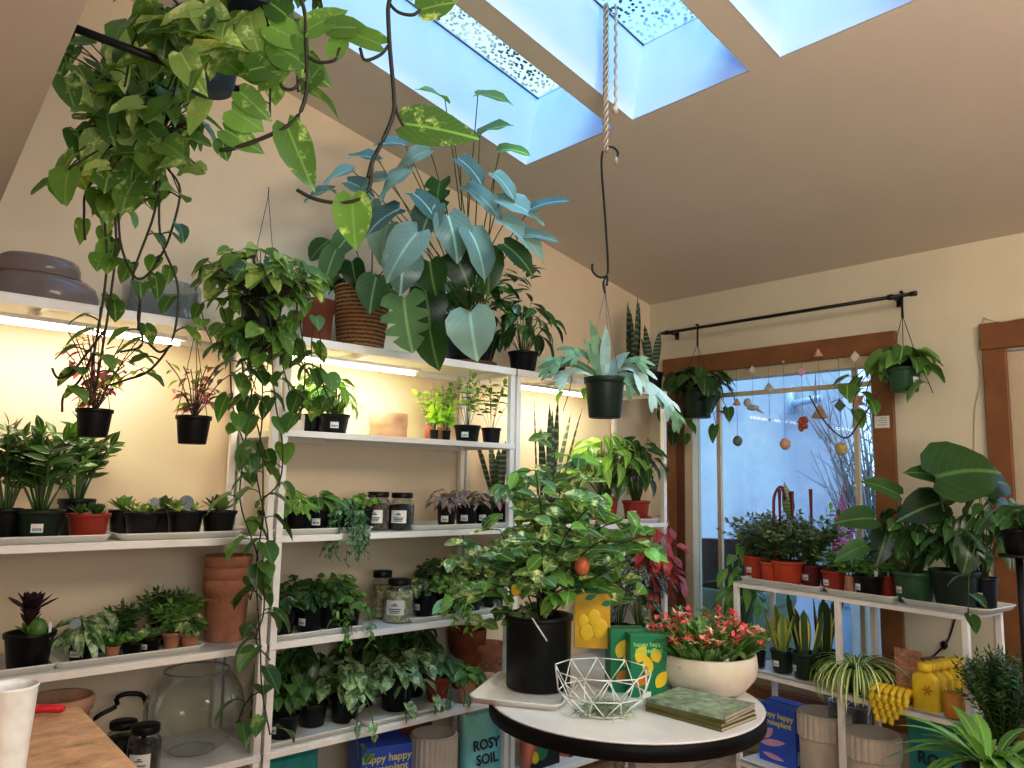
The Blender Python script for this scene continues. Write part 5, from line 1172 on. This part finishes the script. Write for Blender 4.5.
# ============================================================ display racks by the window
RZ=.955
FL=hz(733,581,RZ);FRr=hz(967,614,RZ);u=(FRr-FL);RL=u.length;u.normalize();v=V((-u.y,u.x,0))
if v.x<0: v=-v
DEP=.31
def onR(px,t_,z): 
    P=hit(px,600,v,v.dot(FL)+t_);P.z=z
    py=proj(P)[1];P=hit(px,py,v,v.dot(FL)+t_);P.z=z;return P,proj(P)[2]/F
rzr=math.atan2(u.y,u.x)
LOW,BOT=.555,.13
half=onR(836,0,RZ)[0];l1=(half-FL).length
c=FL+u*RL/2+v*DEP/2;c.z=0;t=thing('plant_rack','long white metal plant rack with three shelves in front of the window','plant rack',c,None,rzr);hw=RL/2;D=DEP/2
for lx_ in(-hw+.012,-hw+l1,hw-.012):
    for sy in(-1,1):
        m=MB();y=sy*(D-.0115);m.box((lx_-.0115,y-.0115,0),(lx_+.0115,y+.0115,RZ-.004));bev(m.obj('leg',M['white'],t),.001,1)
for z in(RZ,LOW,BOT):
    m=MB();m.box((-hw,-D-.001,z-.008),(hw,D,z)).box((-hw,-D-.001,z-.026),(hw,-D+.01,z)).box((-hw,D-.01,z-.026),(hw,D,z)).box((-hw,-D,z-.026),(-hw+.01,D,z)).box((hw-.01,-D,z-.026),(hw,D,z));bev(m.obj('shelf',M['white'],t),.001,1)
def rtray(p0_,p1_,z,lb):
    a,_=onR(p0_,.02,z);b,_=onR(p1_,.02,z);c=(a+b)/2+v*.135;return tray(c.x,c.y,z,(b-a).length,.27,rzr,lb)
rtray(738,818,RZ,'white tray under the big orange-red pots on the left half of the rack')
rtray(822,892,RZ,'white tray under the small red and black pots, middle of the rack')
rtray(899,988,RZ,'white tray under the two large green pots on the right half of the rack')
def rp(px,t_,w,h,mat,hab,S,T,label,lf,z=None,nm='potted_plant',lift=TL,cat='potted plant',**k):
    P,s=onR(px,t_,(RZ if z is None else z)+lift);tm=max(t_,w*s/2*.78+(.052 if z is None else .015))
    if tm>t_: P,s=onR(px,tm,(RZ if z is None else z)+lift)
    return plant(nm,label,cat,P,w*s/2,h*s,mat,hab,S*s,T*s,lf,**k)
def calx(F,S,o,R,H,t):
    m=MB()
    for dx,hh in((-.03,.30),(.03,.29),(.12,.3)):
        q=o-RT*(-dx);m.tube(smooth([q,q+V((0,0,hh*.6)),q+V((0,0,hh)),q+V((.0,0,hh+.05))],4),.004,6,r1=.010)
    q=o+RT*-.06;m.tube(smooth([q,q+V((0,0,.26)),q+RT*.01+V((0,0,.33)),q+RT*.04+V((0,0,.36)),q+RT*.06+V((0,0,.30))],5),.007,7)
    m.obj('curled_new_leaf',M['maroon'],t)
    leaf(F,o+V((0,0,.2))+RT*.02,Z+RT*-.1,Tn,.19,.06,'lance',.2,.1,mi=1)
rp(757,.17,28,22,'orange','bushy',34,42,'tiny-leaved trailing bush in orange-red pot with white sticker, left on rack','dull',stick=.3)
rp(771,.09,20,20,'orange','bushy',26,45,'tiny-leaved bush in a small orange pot between the two bigger ones','dull')
rp(788,.07,33,23,'orange','bushy',42,52,'large orange-red pot of tiny-leaved bush with curled red new leaves',['dull','calathea'],extra=calx)
rp(811,.17,22,20,'maroon','bushy',32,48,'tiny-leaved bush in dark red pot with white sticker behind the big orange pot','dull',stick=.4)
rp(834,.08,24,20,'red','ferny',20,22,'low bright leafy plant in red pot with white sticker, middle of the rack','mid',stick=.2)
rp(850,.06,9,18,'terra','seedling',12,16,'sprig in the tiniest terracotta pot on the racks','mid',style='straight')
rp(830,.22,20,20,'maroon','seedling',26,62,'thin tall sprigs in dark red pot at the back of the middle tray','mid')
rp(869,.07,30,20,'black','ferny',26,22,'small feathery plant in black pot with white tag and stickers on the middle tray','mid',stick=.1,tg=(.03,.07,.014,'stake'))
rp(889,.17,22,20,'red','ferny',22,24,'low bushy plant in red pot left of the large green pots','mid',tg=(.0,.05,.01,'stake'))
rp(915,.08,41,29,'green','heart',48,80,'heart-leaved philodendron in green pot with white label on the right half of the rack','deep',stick=.1,nm='potted_philodendron',
  extra=lambda F,S,o,R,H,t:[ (S.tube(curve(o,o+V((q.x,q.y,q.z)),.05,6),.004,5,r1=.003),leaf(F,o+q,dirv,(Tn*.8+Z*.7),Ln,W,'heart',.6,.2,wav=.03)) for q,dirv,Ln,W in
   [(RT*-.16+V((0,0,.23)),RT*-1+Z*.1+Tn*.2,.17,.12),(RT*-.05+V((0,0,.33)),RT*-.8+Z*.5,.16,.10),(RT*-.2+V((0,0,.12)),RT*-1-Z*.3+Tn*.2,.15,.08),(RT*-.1+V((0,0,.2)),RT*-.4-Z*.8+Tn*.4,.18,.12),(RT*.0+V((0,0,.17)),RT*.2-Z*1+Tn*.5,.16,.12),(RT*.03+V((0,0,.3)),RT*.6+Z*.2+Tn*.3,.16,.12)]])
def elephant(F,S,o,R,H,t):
    for q,dirv,Ln,W,b in [(RT*-.08+Z*.39+Tn*.05,RT*.75+Z*.35+Tn*.35,.27,.30,.9),(RT*.10+Z*.36,RT*1+Z*.25+Tn*.1,.2,.18,.9),(RT*-.04+Z*.28,RT*-1-Z*.1+Tn*.3,.2,.16,.8),(RT*.14+Z*.22,RT*.7-Z*.4+Tn*.3,.15,.11,.7),(RT*.02+Z*.14+Tn*.08,RT*-.4-Z*.8+Tn*.5,.14,.12,.6),(RT*.16+Z*.3,RT*1-Z*.2,.14,.1,.7),(RT*-.02+Z*.38,RT*-1+Z*.4,.16,.1,.7)]:
        S.tube(curve(o,o+q,.05,7),.006,6,r1=.004);leaf(F,o+q,dirv,(Tn*.9+Z*.8),Ln,W,'heart',b,.12,wav=.03)
rp(956,.09,46,36,'dgreen','lance',34,60,'large elephant-ear plant with one huge leaf in dark green pot',['deep'],nm='potted_elephant_ear',extra=elephant,stem='stemg')
rp(986,.20,24,30,'navy','lance',30,92,'dark long-leaved plant in dark blue pot at the back right corner of the rack','deep',stick=.4)
g='small snake plants on the lower rack shelf'
rp(742,.2,22,20,'dgreen','lance',30,92,'young plant with broad drooping green leaves at the left rack end behind the flowers','mid',LOW)
rp(758,.06,17,15,'black','ferny',18,28,'small leafy plant in tiny black pot with white label on the lower rack shelf','mid',LOW,stick=.1)
rp(783,.08,24,22,'dgreen','blades',16,48,'yellow-green snake plant in dark pot on the lower rack shelf','sansg',LOW,'potted_snake_plant',cat='snake plant',stick=.3)
rp(806,.07,28,25,'dgreen','blades',24,62,'dark snake plant with yellow leaf edges in green pot on the lower rack shelf','sansy',LOW,'potted_snake_plant',cat='snake plant',stick=-.1)
rp(826,.2,24,24,'dgreen','blades',20,60,'dark snake plant at the back of the lower rack shelf','sansy',LOW,'potted_snake_plant',cat='snake plant')
P,s=onR(855,.0,LOW);P=P-v*.0+V((0,0,0))
rp(857,.09,44,26,'dgreen','spider',38,36,'spider plant with striped arching leaves in a dark pot, spilling over the lower rack shelf','spider',LOW,'potted_spider_plant',lift=0,cat='spider plant')
# bottles
for i in range(6):
    px=927+i*7.0;P,s=onR(px,.04+i*.042,LOW);t=thing('yellow_bottle',['yellow bottle with flower print at the very front of the row','yellow bottle second from the front of the row','yellow bottle third from the front of the row','yellow bottle fourth from the front, behind the amber cup','yellow bottle second from the back of the row','yellow bottle at the very back of the row'][i],'bottle',P,'yellow plastic bottles on the lower rack shelf',rzr)
    w,d,h=26*s/2,.016,46*s;m=MB();rows=[]
    for f,sc in((0,.92),(.03,1),(.72,1),(.8,.9),(.86,.6),(.88,.46),(.94,.46)):
        row=[]
        for j in range(24):
            a=2*PI*j/24;row.append((w*sc*math.copysign(abs(math.cos(a))**.5,math.cos(a)),d*sc*math.copysign(abs(math.sin(a))**.6,math.sin(a)),h*f*.92))
        rows.append(row)
    m.grid(rows,True,cap0=True,cap1=True);m.obj('bottle_body',M['yellow'],t)
    m=MB();m.lathe([(0,h*.84),(w*.52,h*.84),(w*.54,h*.86),(w*.54,h*.98),(w*.48,h),(0,h)],24,rib=.03,ribn=12);m.obj('cap',M['yellow'],t)
    if i==0:
        m=MB()
        for k in range(6): a=k*PI/3;leaf(m,(.25*w,-d-.001,h*.45),(math.cos(a),0,math.sin(a)),(0,-1,0),w*.45,w*.16,'oval',0,0)
        m.obj('printed_flower',M['orangecup'],t)
P,s=onR(956,.04,LOW);m=MB();r=10*s;h=24*s;m.lathe([(0,0),(r*.85,0),(r,h*.05),(r,h),(r*.9,h),(r*.88,h*.1),(0,h*.1)],36,rib=.03,ribn=12);o_=m.obj('amber_cup',M['orangecup']);o_.location=P;tag(o_,'small ribbed amber cup in front of the yellow bottles','cup')
# yellow scrubber cluster
P,s=onR(893,.0,LOW);P=P-v*.0
t=thing('yellow_glove_bunch','bunch of bright yellow finger-shaped garden gloves drooping over the shelf edge','gloves',P+V((0,0,.0)),None,rzr)
k=0
for row in range(4):
    n=6-row
    for j in range(n):
        m=MB();x=(j-(n-1)/2)*.027-.006*row;z=.035-row*.026
        m.tube(smooth([(x*.75,.05,z+.01),(x*.9,.01,z+.028),(x,-.02,z+.016),(x*1.05,-.035,z-.016)],4),.014,8,r1=.011);m.blob((x*1.05,-.035,z-.017),.0112,.0112,.0112,8,6);m.obj('glove_finger',M['yellow'],t)
m=MB();m.blob((0,.08,.035),.05,.05,.03,12,8);m.obj('glove_cuff',M['orangecup'],t)
# seed packet stack and carton at the back of the lower shelf
M['packet']=simple('floral_packet',(206,150,120),.6,0,.45,45);M['packetd']=simple('dark_floral_packet',(120,80,66),.6,0,.6,60);M['card']=simple('brown_cardboard',(176,134,104),.7,0,.12,20)
for i in range(5):
    P,s=onR(911,.2-i*.02,LOW);m=MB();w=.055;h=.19-.03*i;m.box((-w,-.006,0),(w,.006,h));o_=m.obj('seed_packet',M['packet'] if i!=9 else M['packetd']);o_.location=P;o_.rotation_euler=(.06,0,rzr);tag(o_,['tallest floral seed packet at the back of the packet display','floral seed packet second from the back of the packet display','floral seed packet in the middle of the packet display','floral seed packet second from the front of the packet display','shortest floral seed packet at the front of the packet display'][i],'seed packet','floral seed packets on the lower rack shelf')
for i in range(4):
    P,s=onR(930+i*3,.2+i*.02,LOW);m=MB();m.box((-.03,-.004,0),(.03,.004,.17));o_=m.obj('dark_seed_packet',M['packetd']);o_.location=P;o_.rotation_euler=(.0,0,rzr+.9);tag(o_,['dark floral seed packet nearest the yellow bottles','second dark floral seed packet behind the yellow bottles','third dark floral seed packet behind the yellow bottles','rearmost dark floral seed packet by the wall'][i],'seed packet','dark seed packets by the yellow bottles')
P,s=onR(884,.22,LOW);o_=MB().box((-.08,-.05,0),(.08,.05,.12)).obj('cardboard_box',M['card']);o_.location=P;o_.rotation_euler=(0,0,rzr);bev(o_,.002);tag(o_,'brown cardboard box behind the spider plant on the lower rack shelf','box')
# bottom of the racks
P,s=onR(782,.13,BOT);carton(P,.20,.07,.26,'blue',rzr,'cobalt blue carton with pale yellow lettering and pink leaves, front one under the rack',['happy happy','houseplant'],.036,'paleyellow',nm='plant_food_carton',art=[(-.4,.4,.4,.2,.7,'pinkish_art'),(-.45,.3,.7,.16,.2,'pinkish_art'),(-.4,.14,.6,.12,-.1,'pinkish_art')])
P,s=onR(790,.22,BOT);carton(P,.20,.07,.26,'blue',rzr,'plain cobalt blue carton behind the lettered one under the rack',[],.036,'paleyellow',nm='plant_food_carton')
P,s=onR(826,.15,BOT);ribpot(P,.112,.28,'cream ribbed planter beside the blue cartons under the racks',split=.62)
P,s=onR(874,.13,BOT);ribpot(P,.112,.255,'cream ribbed planter in front of the teal bag under the right rack',split=.62)
for px,t_,lb in((862,.26,'clear glass cylinder vase standing behind the ribbed planters'),(842,.28,'clear glass cylinder vase between the carton and ribbed planter, at the back')):
    P,s=onR(px,t_,BOT);m=MB();m.lathe([(0,0),(.05,0),(.052,.004),(.052,.31),(.049,.312),(.049,.01),(0,.01)],32);o_=m.obj('glass_vase',M['glassrim']);o_.location=P;tag(o_,lb,'vase')
P,s=onR(945,.09,BOT);pouch(P,.26,.38,.11,'teald',rzr-.1 if False else rzr,'deep teal foil soil bag under the right rack',['ROSY','SOIL'],.062,tz=.62)
# shrubs and fern on the right
def onF(px,py,z,d):
    P=hd(px,py,d);P.z=z;return P
P=hd(1004,740,2.75);P.z=0
st=thing('plant_stool','dark round plant stool under the small-leaved shrub at the right','stool',P);m=MB();m.lathe([(0,.38),(.11,.38),(.115,.39),(.115,.405),(0,.408)],28);m.obj('seat',M['trimd'],st)
for k in range(3):
    a=k*2.1;m=MB();m.tube([(.08*math.cos(a),.08*math.sin(a),.385),(.11*math.cos(a),.11*math.sin(a),0)],.01,8);m.obj('leg',M['trimd'],st)
P=P+V((0,0,.408));s=proj(P)[2]/F
plant('potted_rosemary','dense small-leaved dark green shrub right of the racks in pale terracotta pot','potted shrub',P,.075,.12,'terral',lambda F,S,o,R,H:stalks(F,S,o,R,H,120,26,.03,.011,'tiny',.3,.0016,start=.05,rise=.7),.16,.34,'deep',style='terra')
P=hd(992,800,1.9);P.z=.0;zt_=hd(992,757,1.9).z
st=thing('plant_stand','low black plant stand under the bright fern at the lower right corner','plant stand',P);m=MB();m.lathe([(0,zt_-.13),(.1,zt_-.13),(.1,zt_-.115),(0,zt_-.115)],28);m.obj('seat',M['blackm'],st)
for k in range(4):
    a=k*PI/2;m=MB();m.tube([(.08*math.cos(a),.08*math.sin(a),zt_-.12),(.1*math.cos(a),.1*math.sin(a),0)],.008,8);m.obj('leg',M['blackm'],st)
P=P+V((0,0,zt_-.115+.0))
plant('potted_fern','bright green fern with broad arching fronds in the lower right corner','fern',P,.07,.11,'black',lambda F,S,o,R,H:arches(F,o,R,H,46,.22,.036,'lance',1.1,up=1.6),.19,.2,['mid'])
# plant on a slim black pole by the door
P=hd(1022,600,2.55);P.z=0
st=thing('plant_pole_stand','slim black pole stand at the right photo edge','plant stand',P);m=MB();m.lathe([(0,0),(.12,0),(.12,.012),(0,.014)],28);m.obj('base',M['blackm'],st);m=MB();m.tube([(0,0,.01),(0,0,1.2)],.012,10);m.obj('pole',M['blackm'],st);m=MB();m.lathe([(0,1.2),(.06,1.2),(.06,1.21),(0,1.212)],24);m.obj('top_plate',M['blackm'],st)
plant('potted_ivy','dark leafy plant on the slim black pole stand at the right photo edge','potted plant',P+V((0,0,1.213)),.05,.08,'black',lambda F,S,o,R,H:dome(F,S,o,R,H,26,.09,.045,'oval',.6),.11,.1,'deep',
   extra=lambda F,S,o,R,H,t:vine(F,S,[o,o+V((-.05,.08,.02)),o+V((-.06,.13,-.12)),o+V((-.05,.15,-.3))],.07,.045,.07,'heart'))
# power cord behind the racks
m=MB();m.tube(smooth([hx(956,615,XW-.01),hx(948,640,XW-.01),hx(935,655,XW-.01),hx(922,668,XW-.01),hx(915,700,XW-.01)],5),.004,6);q=hx(944,645,XW-.012);m.blob(tuple(q),.01,.016,.02,8,6)
tag(m.obj('power_cord',M['black']),'black power cord with inline switch hanging on the wall behind the rack','cord')
# ============================================================ wooden counter, cup, red knife
CZ=.93
c1=hz(80,706,CZ);c2=hz(140,768,CZ);c0=hz(27,706,CZ);dd=(c2-c1).normalized();pp=V((dd.y,-dd.x,0))
if pp.x>0: pp=-pp
t=thing('wooden_counter','light wooden butcher-block counter in the lower left corner','counter',(c1.x,c1.y,0));W_=1.0;Ln=1.05
Q=[V((0,0,0)),dd*Ln,dd*Ln+pp*W_,pp*W_]
m=MB();m.grid([[q+V((0,0,CZ-.035)) for q in Q],[q+V((0,0,CZ)) for q in Q]],True,cap0=True,cap1=True,sm=False)
def woodtop():
    m_,nt,b=newmat('butcher_block');tc=N(nt,'ShaderNodeTexCoord');mp=N(nt,'ShaderNodeMapping');mp.inputs['Rotation'].default_value=(0,0,.1);mp.inputs['Scale'].default_value=(4,7,4);L(nt,tc.outputs['Object'],mp.inputs[0])
    L(nt,ramp(nt,noise(nt,mp.outputs[0],3,8,.7),[(.26,lin((120,80,48))),(.42,lin((204,158,110))),(.7,lin((240,206,162)))]),b.inputs['Base Color']);b.inputs['Roughness'].default_value=.4;return m_
bev(m.obj('worktop',woodtop(),t),.004);m=MB();c_=(Q[0]+Q[1]+Q[2]+Q[3])/4
Q2=[c_+(q-c_)*.9 for q in Q];m.grid([[q for q in Q2],[q+V((0,0,CZ-.035)) for q in Q2]],True,cap0=True,cap1=True,sm=False);m.obj('cabinet_body',M['wood'],t)
d_=1.02;P=hd(8,790,d_);P.z=CZ;P=hz(1,790,CZ) ;P=P+pp*0
s=proj(P)[2]/F;hh=hd(8,688,proj(P)[2]).z-CZ
P=P-dd*0;m=MB();r=25*s;m.lathe([(0,0),(r*.74,0),(r*.75,.004),(r*.98,hh*.97),(r*1.02,hh*.985),(r*1.0,hh),(r*.95,hh),(r*.93,hh*.95),(r*.7,.01),(0,.01)],48)
o_=m.obj('white_cup',simple('white_glaze',(244,243,240),.35));o_.location=P;tag(o_,'tall white tapered cup on the wooden counter at the left edge','cup')
a=hz(28,716,CZ);b=hz(61,713,CZ);m=MB();m.tube(smooth([a+V((0,0,.010)),(a*.6+b*.4)+V((0,0,.012)),b+V((0,0,.009))],4),.008,10);m.blob(tuple(b+V((0,0,.009))),.008,.008,.007,8,6)
t=thing('red_pruner','red plastic handle of a hand tool lying on the counter beside the cup','tool',(0,0,0));o_=m.obj('handle',simple('glossy_red_plastic',(206,30,44),.25),t);m=MB();m.tube([a+V((0,0,.010)),a+(a-b)*1.3+V((0,0,.010))],.003,6);m.obj('blade',M['chrome'],t)
# ============================================================ light
sc=bpy.context.scene;w=bpy.data.worlds.new('sky');sc.world=w;w.use_nodes=True;nt=w.node_tree;bg=nt.nodes['Background']
tc=N(nt,'ShaderNodeTexCoord');sx=N(nt,'ShaderNodeSeparateXYZ');L(nt,tc.outputs['Generated'],sx.inputs[0])
L(nt,ramp(nt,sx.outputs[2],[(0,(.60,.74,.98)),(.35,(.56,.72,1)),(1,(.50,.68,1))]),bg.inputs[0]);bg.inputs[1].default_value=1.9
def area(name,loc,to,sx_,sy_,e,col):
    la=bpy.data.lights.new(name,'AREA');la.shape='RECTANGLE';la.size=sx_;la.size_y=sy_;la.energy=e;la.color=col
    o=bpy.data.objects.new(name,la);COL.objects.link(o);o.location=loc;d=V(to)-V(loc);o.rotation_euler=d.to_track_quat('-Z','Y').to_euler();return o
area('room_fill_light',(1.9,-1.2,2.75),(2.4,2.2,.9),1.1,.5,34,(1,.92,.83))  # warm interior fill added out of view, not a fixture of the shop
area('room_fill_light',(-.6,-1.2,2.15),(.9,2.8,.8),.9,.5,9,(1,.92,.84))  # weaker unseen fill from behind the camera, added for the left shelves
area('skylight_daylight',(1.5,1.6,3.6),(1.5,1.6,0),1.3,1.5,30,(.75,.88,1)) if False else None
sn=bpy.data.lights.new('daylight_sun','SUN');sn.energy=5.0;sn.angle=.5;sn.color=(.95,.97,1);so=bpy.data.objects.new('daylight_sun',sn);COL.objects.link(so);so.rotation_euler=V((.75,1.2,-2.5)).to_track_quat('-Z','Y').to_euler()
sc.view_settings.view_transform='Standard';sc.view_settings.look='None';sc.view_settings.exposure=0;sc.view_settings.gamma=1
area('ceiling_fill_light',(.6,-.6,1.5),(1.6,.8,3.2),1.2,.8,30,(.95,.95,1))  # unseen upward light added only to brighten the ceiling and upper walls
vs=sc.view_settings;vs.exposure=.14;vs.use_curve_mapping=True;cm=vs.curve_mapping;cv=cm.curves[3];cv.points.new(.25,.215);cv.points.new(.65,.72);cm.update()
